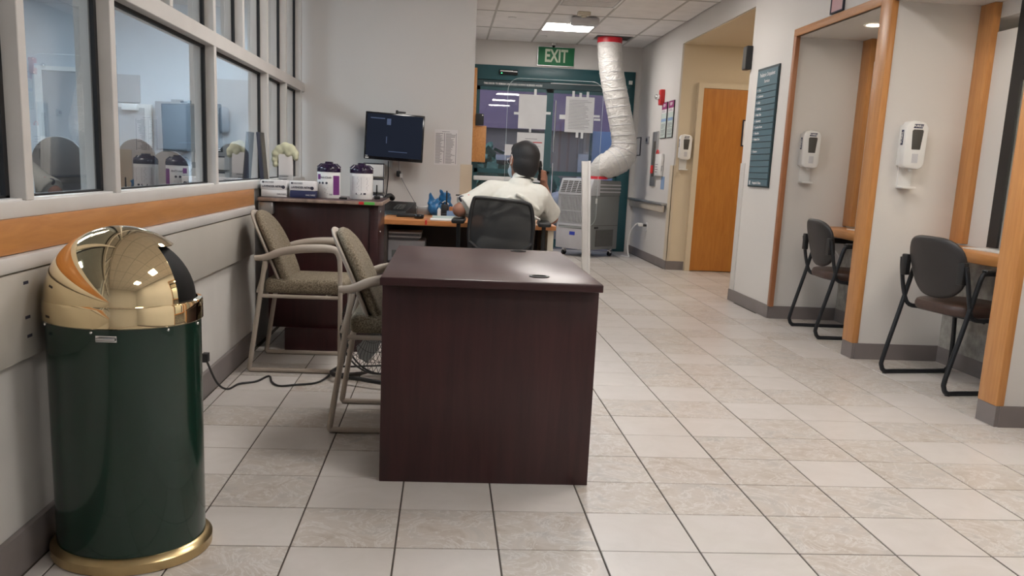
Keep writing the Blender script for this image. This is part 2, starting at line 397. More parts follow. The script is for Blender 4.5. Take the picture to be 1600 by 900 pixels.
# ceiling with lay-in tiles
ceil = struct('ceiling', MB().box(-6.2, 5.2, YB-.2, YF+.2, H+.02, H+.1), M['cgrid'])
LX = (1.235, 1.835)
lights = [(8.64, 9.24), (5.2, 5.8), (1.06, 1.66), (-.95, -.35), (-3.0, -2.4), (1.98, 2.58)]  # the last panel is an added one, out of view, to brighten the guard
xs = [XL, -.605, .005, .615, 1.225, 1.845, 2.455, XR]
ys = [YF, 9.25, 8.03, 6.81, 5.59, 4.37, 3.15, 1.93, .71, -.51, -1.73, -2.95, -4.17, YB]
def ctile(x0, x1, y0, y1):
    g = .011
    if x1-x0 > .05 and y1-y0 > .05: obj('ceiling_tile', MB().box(x0+g, x1-g, y1+g if y1 < y0 else y0+g, (y0 if y1 < y0 else y1)-g, H-.004, H+.012, bev=.002, seg=1), M['ctile'], ceil)
for i in range(len(xs)-1):
    for j in range(len(ys)-1):
        a, b = ys[j+1], ys[j]; cuts = [(a, b)]
        if abs(xs[i]-1.225) < .01 or abs(xs[i]-.005) < .01:
            for l0, l1 in (lights[:5] if xs[i] > 1 else lights[5:]):
                nc = []
                for p, q in cuts:
                    if l1 <= p or l0 >= q: nc.append((p, q)); continue
                    if l0-p > .06: nc.append((p, l0))
                    if q-l1 > .06: nc.append((l1, q))
                cuts = nc
        for p, q in cuts:
            if xs[i] > 1.8 and xs[i] < 2.4 and q > 10:      # the hose goes up through this opening
                ctile(xs[i], xs[i+1], 9.86, q); ctile(xs[i], xs[i+1], 9.25, 9.44); ctile(xs[i], 1.99, 9.43, 9.87); continue
            ctile(xs[i], xs[i+1], p, q)
gr = MB()
for x in xs[1:-1]: gr.box(x-.011, x+.011, YB, YF, H-.008, H+.02)
for y in ys[1:-1]: gr.box(XL, XR, y-.011, y+.011, H-.008, H+.02)
obj('ceiling_grid', gr, M['cgrid'], ceil)
obj('ceiling_opening', MB().box(1.95, 2.445, 9.40, 9.9, H+.014, H+.018), M['black'], ceil)
for k, (a, b) in enumerate(lights):
    lab = ['lit square ceiling panel over the teal doors', 'lit square ceiling panel above the passage opening', 'lit square ceiling panel above the near mahogany desk', 'lit square ceiling panel in front of the green bin', 'lit square ceiling panel behind the viewer', 'added unseen fill panel in the ceiling over the gap between the desks'][k]
    t = thing('ceiling_light', lab, 'ceiling light', ((LX[0]+LX[1])/2 if k < 5 else .315, (a+b)/2, H), group='square ceiling light panels')
    hx, hy = (LX[1]-LX[0])/2, (b-a)/2
    fr = MB()
    for s in (-1, 1):
        fr.box(-hx, hx, s*hy-.012 if s > 0 else -hy, hy if s > 0 else -hy+.012, -.010, .012); fr.box(s*hx-.012 if s > 0 else -hx, hx if s > 0 else -hx+.012, -hy, hy, -.010, .012)
    obj('light_frame', fr, M['whiter'], t); obj('diffuser', MB().box(-hx+.012, hx-.012, -hy+.012, hy-.012, -.006, .0), M['lamp'], t)
t = thing('ceiling_vent', 'grey square air vent in the ceiling nearer than the lit panel', 'vent', (1.53, 7.12, H))
fr = MB()
fr.box(-.30, .30, -.30, .30, -.006, .0)
obj('backing', fr, M['steel'], t)
fr = MB(); [fr.box(-.30, .30, s*.29-.01, s*.29+.01, -.016, -.004) for s in (-1, 1)]; [fr.box(s*.29-.01, s*.29+.01, -.3, .3, -.016, -.004) for s in (-1, 1)]
obj('vent_frame', fr, M['whiter'], t)
for q in range(10): obj('slat', MB().box(-.27, .27, -.002, .022, -.012, -.008), M['ctile'], t, loc=(0, -.25+q*.053, 0))
t = thing('emergency_lamp', 'grey rounded emergency lamp box under the ceiling before the lit panel', 'lamp', (1.62, 8.12, H))
obj('housing', MB().box(-.16, .16, -.08, .08, -.10, -.012, bev=.03, seg=3), M['acwhite'], t)
t = thing('smoke_detector', 'small cream detector box on the ceiling by the emergency lamp', 'detector', (1.56, 7.80, H))
obj('housing', MB().box(-.07, .07, -.05, .05, -.045, -.004, bev=.012), M['creamplastic'], t); obj('cover', MB().cyl((0, 0, -.06), (0, 0, -.045), .03), M['creamplastic'], t)
for q, (x, y) in enumerate(((.82, 8.42), (1.32, 9.75))):
    tag(obj('sprinkler_cover', MB().lathe([(0, -.014), (.045, -.014), (.05, -.006)], 20, (x, y, H)), M['whiter']), ['white round sprinkler cover left of the lit ceiling panel', 'white round sprinkler cover beyond the lit ceiling panel'][q], 'sprinkler')
c = thing('security_camera', 'tiny black dome camera over the green exit sign', 'camera', (1.53, 10.38, 2.80))
obj('dome', MB().ell((0, -.01, -.035), .022), M['blackgloss'], c); obj('camera_base', MB().cyl((0, -.01, -.03), (0, -.01, -.0), .03), M['whiter'], c)

# ---- walls
struct('wall_left', MB().box(-1.08, -.985, YB, 4.65, 0, .93).box(-1.08, -.985, YB, 4.65, 2.66, H+.02), M['lowwall'])
struct('baseboard_left', MB().box(-.985, -.965, YB, 2.74, 0, .115, bev=.004), M['base'])
struct('trim_1', MB().box(-.985, -.955, YB, 2.74, .565, .795, bev=.008), M['bumper'])          # wide bumper panel
struct('trim_2', MB().box(-.985, -.948, YB, 2.74, .797, .84, bev=.010), M['frame'])            # pale ledge
struct('trim_3', MB().box(-.985, -.960, YB, 2.76, .842, .930, bev=.002), M['mapleh'])          # orange wood apron
struct('wall_center', MB().box(-1.175, .31, 4.65, 4.80, 0, H+.02).box(.16, .31, 4.80, YF, 0, H+.02), M['wall'])
struct('trim_4', MB().box(.225, .316, 4.642, 4.65, .10, 1.12).box(.31, .318, 4.642, 4.76, .10, 1.12), M['beige'])
struct('baseboard_center', MB().box(-1.0, .322, 4.635, 4.65, 0, .1).box(.31, .325, 4.65, YF, 0, .1), M['base'])
struct('wall_far', MB().box(.16, 2.95, YF, YF+.18, 2.48, H+.02).box(.16, .44, YF, YF+.18, 0, 2.48).box(2.69, 2.95, YF, YF+.18, 0, 2.48), M['wall'])
wr = MB()
wr.box(2.77, 3.6, YB, .08, 0, 2.19)
for a, b in ((1.5, 1.64), (3.06, 3.2)): wr.box(2.785, 3.33, a, b, 0, 2.19)
wr.box(2.77, 4.75, 4.64, 5.68, 0, H+.02)
wr.box(2.77, 3.6, YB, 4.64, 2.19, H+.02)
wr.box(3.345, 3.42, .08, 4.64, 2.10, 2.19)
for a, b in ((.08, 1.5), (1.64, 3.06), (3.2, 4.64)):
    wr.box(3.33, 3.42, a, b, 0, .72); wr.box(3.33, 3.42, b-.46, b, .72, 2.02) if 0 else None
struct('wall_right', wr, M['wallwarm'])
struct('wall_passage', MB().box(2.79, 4.75, 8.17, 8.3, 0, 2.58).box(4.6, 4.75, 5.68, 8.17, 0, 2.58).box(2.79, 4.75, 5.68, 8.30, 2.58, H+.02).box(2.785, 4.6, 5.672, 5.69, 0, 2.58), M['cream'])
struct('wall_right_far', MB().box(2.77, 2.95, 8.172, YF, 0, H+.02).box(2.77, 2.79, 5.68, 8.172, 2.585, H+.02), M['wall'])
struct('trim_5', MB().box(2.762, 2.80, 8.162, 8.172, .10, 1.22).box(2.762, 2.77, 8.162, 8.31, .10, 1.22), M['beige'])
struct('trim_6', MB().box(2.764, 2.80, 5.682, 5.69, .10, 1.24).box(2.764, 2.77, 5.57, 5.69, .10, 1.24), M['lowwall'])
struct('wall_back', MB().box(-6.2, 5.2, YB-.15, YB, 0, H+.02), M['wall'])
bb = MB()
for seg in ((2.757, 2.77, 4.64, 5.69), (2.757, 2.77, 8.16, YF), (2.757, 2.77, YB, .08)): bb.box(*seg, 0, .102)
bb.box(2.757, 3.33, 5.68, 5.693, 0, .102).box(2.757, 2.98, 8.157, 8.17, 0, .102)
for a, b in ((.08, 1.5), (1.64, 3.06), (3.2, 4.64)):
    bb.box(2.77, 3.33, b-.013, b, 0, .102).box(3.317, 3.33, a, b, 0, .102).box(2.77, 3.33, a, a+.013, 0, .102)
for a, b in ((1.5, 1.64), (3.06, 3.2)): bb.box(2.752, 2.79, a-.006, b+.006, 0, .102)
struct('baseboard_right', bb, M['base'])
# wood posts between the niches and the wood lining of the openings
n = 7
for a, b in ((1.5, 1.64), (3.06, 3.2)):
    struct('trim_%d' % n, MB().box(2.748, 2.79, a-.008, b+.008, .10, 2.24, bev=.007), M['maple']); n += 1
struct('trim_9', MB().box(2.755, 2.79, 4.60, 4.652, .10, 2.19, bev=.003), M['redwood'])
struct('trim_10', MB().box(2.755, 2.79, .03, .08, .10, 2.19, bev=.003), M['maple'])
struct('trim_11', MB().box(2.755, 2.79, .03, 4.652, 2.19, 2.245, bev=.003), M['mapleh'])
# back of each niche: wood jamb, white panel, black framed teller window, counter
k = 12
for q, (a, b) in enumerate(((.08, 1.5), (1.64, 3.06), (3.2, 4.64))):
    struct('trim_%d' % k, MB().box(3.30, 3.345, b-.15, b-.002, .77, 2.188, bev=.003), M['maple']); k += 1
    m = MB().box(3.338, 3.352, b-.35, b-.15, .74, 2.02)
    struct('wall_niche', m, M['wallwarm'])
    win = MB(); y1 = b-.35; y0 = a+.05
    win.box(3.336, 3.352, y1-.10, y1, .77, 2.185).box(3.336, 3.352, y0, y0+.08, .77, 2.185).box(3.336, 3.352, y0+.08, y1-.1, 2.10, 2.185).box(3.336, 3.352, y0+.08, y1-.1, 1.72, 1.80)
    wo = struct('window_%d' % (q+10), win, M['black'])
    obj('pane', MB().box(3.342, 3.347, y0+.08, y1-.10, .77, 1.72), M['glass'], wo)
    obj('blind_panel', MB().box(3.355, 3.36, y0+.07, y1-.09, 1.79, 2.09), M['creamplastic'], wo)
struct('wall_office', MB().box(3.42, 4.0, 4.58, 4.64, 0, 2.3).box(4.0, 4.1, 0, 4.64, 0, 2.3).box(3.42, 4.0, 0, .06, 0, 2.3).box(3.42, 4.0, 0, 4.64, 2.2, 2.3), M['wallwarm'])
t = thing('office_fill_light', 'unseen warm fill panel added to light the office behind the counter windows', 'ceiling light', (3.80, .9, 2.185)); obj('diffuser', MB().box(-.12, .12, -.7, .7, -.01, .0), emit('office_fill_diffuser', (1, .9, .75), 9), t); obj('fill_panel_rim', MB().box(-.14, .14, -.72, .72, -.006, .008), M['whiter'], t)  # added glowing panel, kept out of view, so the office looks lit
st = MB()
for a, b in ((.08, 1.5), (1.64, 3.06), (3.2, 4.64)): st.box(3.318, 3.33, a+.014, b-.014, .102, .70)
struct('trim_15', st, M['stone'])

# ---- wooden door in the passage
d = struct('door_2', MB().box(3.035, 3.94, 8.10, 8.14, .008, 2.10), M['doorwood'])
fr = MB().box(2.975, 3.035, 8.09, 8.17, 0, 2.102).box(3.94, 4.0, 8.09, 8.17, 0, 2.102).box(2.975, 4.0, 8.09, 8.17, 2.102, 2.16)
obj('door_frame', fr, M['cream'], d); obj('door_handle', MB().tube([(3.86, 8.10, 1.0), (3.86, 8.05, 1.0), (3.76, 8.05, 1.0)], .011), M['steel'], d)

# ---- teal entrance doors
d = struct('door_1', MB().box(.44, 2.69, 10.38, 10.50, 2.285, 2.478, bev=.006).box(2.52, 2.69, 10.38, 10.50, 0, 2.285, bev=.004).box(.44, .50, 10.40, 10.50, 0, 2.285), M['teal'])
obj('header_strip', MB().box(.50, 2.52, 10.41, 10.46, 2.20, 2.283), M['tealdark'], d)
for x0, x1, nm in ((.50, 1.52, 'a'), (1.52, 2.52, 'b')):
    r = MB().box(x0, x0+.05, 10.425, 10.465, .02, 2.20).box(x1-.05, x1, 10.425, 10.465, .02, 2.20).box(x0, x1, 10.425, 10.465, .02, .14).box(x0, x1, 10.425, 10.465, 1.03, 1.09).box(x0, x1, 10.425, 10.465, 2.15, 2.20)
    lf = obj('door_leaf', r, M['teal'], d)
    obj('pane', MB().box(x0+.05, x1-.05, 10.442, 10.448, 1.09, 2.15), M['doorglass'], lf)
    obj('pane', MB().box(x0+.05, x1-.05, 10.442, 10.448, .14, 1.03), M['doorglass'], lf)
obj('push_bar', MB().box(.50, 1.47, 10.36, 10.41, .925, .985, bev=.01), M['whiter'], d, label='white horizontal push bar')
obj('pull_handle', MB().tube([(1.60, 10.42, 1.35), (1.60, 10.36, 1.35), (1.60, 10.36, 2.05), (1.60, 10.42, 2.05)], .010).tube([(1.60, 10.42, .55), (1.60, 10.36, .55), (1.60, 10.36, 1.2), (1.60, 10.42, 1.2)], .010), M['chrome'], d)
obj('track', MB().box(1.52, 2.50, 10.395, 10.412, 2.272, 2.284), M['steel'], d)
obj('warning_text', text_mb('THIS DOOR TO REMAIN UNLOCKED DURING BUSINESS HOURS', .036, Matrix.Translation((1.0, 10.408, 2.235)) @ Matrix.Rotation(PI/2, 4, 'X'), sx=.78, bold=.001), M['whiter'], d)
obj('keypad_sign', MB().box(2.60, 2.65, 10.372, 10.38, 2.31, 2.36), M['whiter'], d)

# ---- glazed partition on the left: mullions, transom, gaskets and panes
win = struct('window_1', MB().box(-1.08, XL, YB, 4.65, .930, .972, bev=.003), M['frame'])
obj('sill_edge', MB().box(-1.08, XL-.012, YB, 4.65, .972, .977), M['whiter'], win)
major = [-4.53, -3.885, -2.60, -1.31, -.035, .62, 1.95, 3.22, 3.865, 4.50]
minor = [round(-4.53+.645*q, 3) for q in range(15)]
minor = [m_ for m_ in minor if all(abs(m_-x) > .2 for x in major)]
allm = sorted(major+minor)
MZ0, MZ1, TZ0, TZ1, TOP = .972, 1.60, 1.60, 1.665, 2.64
for y in major: obj('mullion', MB().box(-1.08, XL, y-.022, y+.022, MZ0, TOP, bev=.002, seg=1), M['frame'], win)
for y in minor: obj('mullion', MB().box(-1.08, XL, y-.021, y+.021, TZ1, TOP, bev=.002, seg=1), M['frame'], win)
obj('transom', MB().box(-1.078, XL+.001, YB, 4.65, TZ0, TZ1, bev=.002, seg=1), M['frame'], win)
obj('head_rail', MB().box(-1.08, XL, YB, 4.65, TOP, 2.70, bev=.002, seg=1), M['frame'], win)
def pane(y0, y1, z0, z1):
    g = MB(); w_ = .026
    g.box(-1.024, -1.006, y1-w_+.004, y1, z0, z1).box(-1.024, -1.006, y0, y0+w_*.6, z0, z1).box(-1.024, -1.006, y0, y1, z1-.012, z1).box(-1.024, -1.006, y0, y1, z0, z0+.006)
    obj('gasket', g, M['gasket'], win)
    obj('pane', MB().box(-1.019, -1.013, y0+.005, y1-.005, z0+.003, z1-.003), M['glass'], win)
for a, b in zip(major, major[1:]): pane(a+.026, b-.026, MZ0+.005, TZ0)
for a, b in zip(allm, allm[1:]): pane(a+.025, b-.025, TZ1, TOP)

# ---- the room behind the glass
struct('wall_left_room', MB().box(-5.7, -5.55, YB, 9.15, 0, H+.02).box(-5.55, -.99, 9.0, 9.15, 0, H+.02).box(-1.175, -1.08, 4.80, 9.0, 0, H+.02), M['coolwall'])
struct('door_3', MB().box(-4.68, -4.24, 8.95, 8.99, .01, 2.0), M['greypanel'])
struct('trim_16', MB().box(-4.76, -4.68, 8.93, 9.0, 0, 2.05).box(-4.24, -4.16, 8.93, 9.0, 0, 1.75).box(-4.68, -4.24, 8.93, 9.0, 2.0, 2.05), M['whiter'])
d = struct('door_4', MB().box(-3.98, -3.50, 8.92, 8.96, .01, 1.62), M['greypanel'])
obj('door_closer', MB().box(-3.74, -3.56, 8.84, 8.92, 1.585, 1.66, bev=.008), M['whiter'], d)
struct('trim_17', MB().box(-4.0, -3.42, 8.93, 8.99, 1.62, 1.665).box(-3.50, -3.42, 8.93, 8.99, 0, 1.62), M['whiter'])
struct('trim_18', MB().box(-4.0, -3.56, 8.97, 8.995, 1.68, 2.0), M['greypanel'])
t = thing('wall_cabinet', 'blue-grey wall cabinet seen through the second window pane', 'cabinet', (-3.15, 8.9, 1.14))
obj('cabinet_body', MB().box(-.18, .18, -.12, .10, 0, .56, bev=.004), M['bluegrey'], t); obj('cabinet_door', MB().box(-.175, .175, -.135, -.122, .01, .55, bev=.003), M['bluegrey'], t); obj('top_hinge', MB().box(0, .12, -.1, .0, .56, .59), M['bluegrey'], t)
struct('door_5', MB().box(-3.0+.2, -2.25, 8.95, 8.99, .01, 2.0), M['greypanel'])
t = tag(obj('oval_dispenser', MB().box(-2.62, -2.50, 8.86, 8.95, 1.36, 1.68, bev=.05, seg=4), M['bluegrey']), 'blue-grey rounded dispenser on the door behind the third pane', 'dispenser')
for q, (x, y) in enumerate(((-3.4, 6.0), (-3.4, 2.5), (-3.4, -.8), (-1.9, 7.4))):
    t = thing('room_ceiling_light', ['cool ceiling panel deep in the room behind the glass', 'cool ceiling panel midway along the room behind the glass', 'cool ceiling panel of the glass-side room level with the bin', 'cool ceiling panel behind the glass nearest the monitor wall'][q], 'ceiling light', (x, y, H), group='ceiling panels behind the glass')
    obj('diffuser', MB().box(-.6, .6, -.3, .3, -.012, -.002), M['lampcool'], t)
    f_ = MB(); [f_.box(-.62, .62, s*.31-.01, s*.31+.01, -.016, .01) for s in (-1, 1)]; [f_.box(s*.61-.01, s*.61+.01, -.3, .3, -.016, .01) for s in (-1, 1)]
    obj('light_frame', f_, M['whiter'], t)
def round_chair(x, y, s, top, rz, lab):
    t = thing('round_back_chair', lab, 'chair', (x, y, 0), rz, group='round-backed chairs behind the glass')
    pr_ = [(s*math.cos(a), top-s+s*math.sin(a)) for a in [PI*q/20 for q in range(21)]]+[(-s*.85, .50), (s*.85, .50)]
    obj('backrest', MB().prism(pr_, -.025, .025, 'y', bev=.012), M['shell'], t)
    obj('seat', MB().box(-s, s, -.42, -.02, .42, .49, bev=.03, seg=3), M['shell'], t)
    for a in (-1, 1):
        for b in (-.38, -.02): obj('leg', MB().cyl((a*s*.85, b, 0), (a*s*.85, b, .44), .012), M['darkmetal'], t)
round_chair(-2.95, 5.05, .20, 1.2, .1, 'round-backed dark chair seen through the nearest full pane')
round_chair(-2.36, 5.1, .14, 1.21, .1, 'round-backed dark chair left in the second wide pane')
round_chair(-2.40, 6.1, .17, 1.13, .1, 'lower round-backed dark chair right in the second wide pane')
round_chair(-1.80, 6.0, .15, 1.22, .0, 'round-backed dark chair behind the third pane')

# ---- outside the entrance
struct('floor_outside', MB().box(-8, 14, YF+.1, 30, -.15, -.02), M['asphalt'])
t = thing('passage_fill_light', 'unseen fill panel added to brighten the cream passage by the wooden door', 'ceiling light', (3.75, 6.9, 2.58)); obj('diffuser', MB().box(-.3, .3, -.3, .3, -.012, -.004), emit('passage_fill_diffuser', (1, .9, .74), 4), t); obj('fill_panel_rim', MB().box(-.32, .32, -.32, .32, -.008, 0), M['whiter'], t)  # invented panel above the view that brightens the cream walls and door
b = thing('far_building', 'purple-grey building across the drive behind the entrance glass', 'building', (2, 19, 0))
obj('wall', MB().box(-7, 7, 0, .5, 2.0, 3.1), M['facade'], b); obj('upper_wall', MB().box(-7, 7, .05, .5, 3.1, 7), M['facade2'], b)
obj('lower_wall', MB().box(-7, 7, .2, .5, -.1, 2.0), plain('grey_brown_wall', (.20, .18, .17), .8), b)
for q in range(7): obj('window', MB().box(-6+q*1.8, -5+q*1.8, .12, .2, .4, 1.5), M['greypanel'], b)
random.seed(5)
def bush(x, y, s, lab):
    mb = MB()
    for q in range(230):
        v = Vector((random.gauss(0, 1), random.gauss(0, 1), random.gauss(0, 1))).normalized()*s*random.uniform(.6, 1)
        bm_ = bmesh.new(); bmesh.ops.create_grid(bm_, x_segments=1, y_segments=1, size=.09)
        mb.add(bm_, Matrix.Translation(v+Vector((0, 0, s))) @ Euler((random.random()*6, random.random()*6, 0)).to_matrix().to_4x4())
    t = thing('shrub', lab, 'shrub', (x, y, 0)); o = obj('foliage', mb, M['leaf'], t, recalc=False); obj('stem', MB().cyl((0, 0, -.05), (0, 0, s), .04), M['browndark'], t)
bush(.62, 12.6, .75, 'leafy green shrub outside behind the left door pane')
bush(1.75, 14.9, .62, 'smaller leafy shrub outside behind the door papers')
t = thing('parked_car', 'silver car parked outside low behind the left door pane', 'car', (.9, 16.4, 0))
obj('body', MB().prism([(-2, .25), (2, .25), (2.05, .75), (1.2, .9), (.6, 1.35), (-1.0, 1.38), (-1.6, .95), (-2.05, .85)], -.8, .8, 'y', bev=.06), M['carpaint'], t)
for sx in (-1.25, 1.25):
    for sy in (-.78, .78): obj('wheel', MB().cyl((sx, sy-.1, .28), (sx, sy+.1, .28), .3, n=20), M['black'], t)
obj('side_window', MB().box(-1.0, .6, -.81, -.80, .95, 1.25), M['blackgloss'], t)
mb = MB()
for q in range(9): mb.ell((random.uniform(-.25, .25), random.uniform(-.1, .1), random.uniform(.2, .95)), (random.uniform(.18, .3), .15, random.uniform(.15, .3)), 12)
me = remeshed(mb, .04, 3)
tag(obj('plastic_bag', withmat(me, M['acwhite'], 'bag'), None, loc=(2.12, 11.5, -.13)), 'pale crumpled plastic sack standing outside behind the right door', 'bag')
t = thing('blue_barrier', 'blue panel standing outside behind the right door pane', 'panel', (2.75, 12.5, 0)); obj('panel_board', MB().box(-.28, .28, -.02, .02, -.02, 1.75, bev=.005), M['lightblue'], t); obj('panel_post', MB().box(-.32, -.28, -.03, .03, -.02, 1.8), M['teal'], t)
# ============================================================ FURNITURE AND THINGS
# ---- near mahogany desk
t = thing('desk', 'dark mahogany desk in the middle of the floor, end panel to the viewer', 'desk', (.285, 0, 0))
obj('desktop', MB().box(-.375, .372, .50, 1.71, .708, .737, bev=.004), M['mahogtop'], t)
obj('edge_band', MB().box(-.3765, .3735, .4985, .5065, .709, .734, bev=.002), M['mahogedge'], t)
obj('end_panel', MB().box(-.372, .372, .568, .592, 0, .703, bev=.002), M['mahog'], t)
obj('end_panel', MB().box(-.365, .365, 1.66, 1.685, 0, .706), M['mahog'], t)
obj('modesty_panel', MB().box(.30, .318, .60, 1.66, .25, .706), M['mahog'], t)
obj('spacer_strip', MB().box(-.365, .365, .575, .60, .7025, .7085), M['steel'], t)
for y in (.66, 1.62):
    g = obj('grommet', MB().lathe([(.036, .7375), (.036, .7405), (.026, .7405), (.026, .7375)], 24, (.171, y, 0)), M['black'], t); obj('grommet_hole', MB().lathe([(0, .7376), (.027, .7376)], 20, (.171, y, 0)), M['flap'], g)

# ---- dome top bin
t = thing('trash_can', 'tall green dome-top trash can with brass lid by the left wall', 'trash can', (-.748, .0, 0))
R_ = .2
obj('base_ring', MB().lathe([(.20, .0), (.216, .002), (.217, .028), (.206, .040), (.198, .042), (.198, 0), (.20, 0)], 64), M['brassdull'], t)
obj('body', MB().lathe([(0, .03), (.198, .03), (.1985, .665), (.19, .668), (0, .66)], 64), M['green'], t)
obj('rim_band', MB().lathe([(.201, .663), (.204, .666), (.204, .714), (.2015, .720), (.190, .722), (.19, .663), (.201, .663)], 64), M['brass'], t)
a0, a1 = math.radians(-30), math.radians(62); dome = MB(); zb, hz = .715, .197
def dome_pt(r, th, a): return (r*math.cos(th)*math.cos(a), r*math.cos(th)*math.sin(a), zb+hz*math.sin(th))
bm_ = bmesh.new(); NA, NT = 120, 40; top_open = 22
grid = [[bm_.verts.new(dome_pt(R_, (PI/2)*i/NT, 2*PI*j/NA)) for j in range(NA)] for i in range(NT)]
apex = bm_.verts.new((0, 0, zb+hz))
for i in range(NT-1):
    for j in range(NA):
        a = 2*PI*(j+.5)/NA; a = a-2*PI if a > PI else a
        if a0 < a < a1 and i < top_open: continue
        bm_.faces.new((grid[i][j], grid[i][(j+1) % NA], grid[i+1][(j+1) % NA], grid[i+1][j]))
for j in range(NA): bm_.faces.new((grid[NT-1][j], grid[NT-1][(j+1) % NA], apex))
for v in [v for v in bm_.verts if not v.link_faces]: bm_.verts.remove(v)
dome.add(bm_); do = obj('dome_lid', dome, M['brass'], t)
so = do.modifiers.new('thickness', 'SOLIDIFY'); so.thickness = .004; so.offset = -1
bm_ = bmesh.new(); fl = MB()
fl.lathe([(.186*math.cos(q*PI/2/16), .712+.18*math.sin(q*PI/2/16)) for q in range(17)], 64)
obj('swing_flap', fl, M['flap'], t)
for a in (-95, -40, -150, -5): 
    r = math.radians(a); obj('screw', MB().ell((.199*math.cos(r), .199*math.sin(r), .655), .0045, 8), M['chrome'], t)
lk = MB().tube([(-.022, 0, 0), (-.022, -.012, 0), (.022, -.012, 0), (.022, 0, 0)], .0045, 8)
o = obj('lock_hasp', lk, M['chrome'], t, loc=(.02, -.197, .640)); o.rotation_euler = (0, 0, .1)
obj('lock_plate', MB().box(-.026, .026, -.004, 0, -.008, .008), M['chrome'], t, loc=(.02, -.197, .640))

# ---- guest chairs with speckled fabric, sled frame, facing right
def guest_chair(loc, rz, lab):
    t = thing('guest_chair', lab, 'chair', loc, rz, group='speckled guest armchairs')
    for s in (-1, 1):
        y = s*.235
        loop = [(.005, y, .013), (.0, y, .04), (.05, y, .33), (.092, y, .585)]
        fr = MB().tube(smoothpath([(.45, y, .012), (.25, y, .012), (.03, y, .012), (.004, y, .02), (.008, y, .06), (.05, y, .33), (.088, y, .585)], 5), .0125, 10)
        obj('rear_leg_and_sled', fr, M['taupe'], t)
        obj('front_leg', MB().tube(smoothpath([(.44, y, .012), (.468, y, .018), (.472, y, .06), (.472, y, .35), (.468, y, .60), (.45, y, .642)], 5), .0125, 10), M['taupe'], t)
        arm = smoothpath([(.035, y, .60), (.09, y, .605), (.17, y, .635), (.28, y, .655), (.40, y, .66), (.452, y, .648), (.47, y, .60)], 6)
        rr = [.013+.009*math.sin(PI*min(1, q/(len(arm)*.95))) for q in range(len(arm))]
        obj('armrest', MB().tube(arm, rr, 12), M['taupe'], t)
        obj('seat_rail', MB().tube([(.055, y, .405), (.47, y, .405)], .010, 8), M['taupe'], t)
    obj('cross_rail', MB().tube([(.062, -.235, .405), (.062, .235, .405)], .010, 8).tube([(.40, -.235, .405), (.40, .235, .405)], .010, 8), M['taupe'], t)
    obj('seat', MB().box(.075, .50, -.215, .215, .415, .492, bev=.028, seg=4), M['fabric'], t)
    def back_map(off, hw, z0, hgt):
        return lambda u, v: Vector((.150-.162*max(0, v)**1.12+off+.026*u*u, u*hw*(.90+.10*min(1, v*2)), z0+hgt*v))
    sh_ = roundshape(2.7, 5, .42)
    obj('backrest', pillow(sh_, back_map(.030, .220, .430, .402), .068, 6), M['fabric'], t, ang=2)
    obj('back_shell', pillow(sh_, back_map(-.006, .221, .428, .404), .020, 12), M['taupe'], t, ang=2)
    obj('back_support', MB().tube([(.05, -.235, .42), (.088, -.215, .56), (.088, -.12, .60)], .010, 8).tube([(.05, .235, .42), (.088, .215, .56), (.088, .12, .60)], .010, 8), M['taupe'], t)
    return t
guest_chair((-.335, 1.385, 0), 0, 'speckled guest armchair pushed in behind the near mahogany desk')
guest_chair((-.885, 2.45, 0), 0, 'speckled guest armchair with its back to the left wall')

# ---- black sled chairs at the counters
def sled_chair(loc, rz, lab):
    t = thing('counter_chair', lab, 'chair', loc, rz, group='dark vinyl chairs at the counters')
    for s in (-1, 1):
        y = s*.275
        main = smoothpath([(.46, y, .66), (.30, y, .665), (.17, y, .665), (.140, y, .645), (.115, y, .55), (.075, y, .38), (.005, y, .10), (.003, y, .045), (.028, y, .014), (.10, y, .012), (.40, y, .012), (.452, y, .022), (.472, y, .07), (.470, y, .22), (.455, y, .42)], 6)
        obj('side_frame', MB().tube(main, .0135, 10), M['darkmetal'], t)
        obj('arm_pad', MB().box(.15, .44, y-.022, y+.022, .668, .690, bev=.009, seg=3), M['black'], t)
        obj('back_upright', MB().tube(smoothpath([(.25, y*.95, .41), (.13, y*.97, .42), (.088, y, .50), (.060, y, .62), (.045, y*.97, .70)], 5), .0125, 8), M['darkmetal'], t)
        obj('floor_glide', MB().cyl((.03, y, 0), (.03, y, .012), .014, n=10).cyl((.43, y, 0), (.43, y, .012), .014, n=10), M['black'], t)
    obj('cross_bar', MB().tube([(.20, -.27, .405), (.20, .27, .405)], .011, 8).tube([(.43, -.27, .405), (.43, .27, .405)], .011, 8), M['darkmetal'], t)
    sm = MB(); poly = []
    for q in range(40):
        a = 2*PI*q/40; ca, sa = math.cos(a), math.sin(a)
        poly.append((.295+.225*abs(ca)**.62*(1 if ca > 0 else -1), .245*abs(sa)**.62*(1 if sa > 0 else -1)))
    obj('seat', sm.prism(poly, .415, .478, 'z', bev=.024), M['vinyl'], t)
    bmap = lambda u, v: Vector((.082-.078*v+.042*u*u, u*.232*(.86+.14*min(1, v*1.6)), .50+.342*v))
    obj('backrest', pillow(roundshape(3.3, 2.7, .5), bmap, .046, 8), M['shell'], t, ang=2)
    for s in (-1, 1): obj('back_bracket', MB().box(.03, .062, s*.235-.03, s*.235+.02, .60, .72, bev=.006), M['black'], t)
    return t
sled_chair((2.79, 2.365, 0), .155, 'dark vinyl counter chair in the nearer niche')
sled_chair((2.80, 4.01, 0), -.03, 'dark vinyl counter chair in the farther niche')

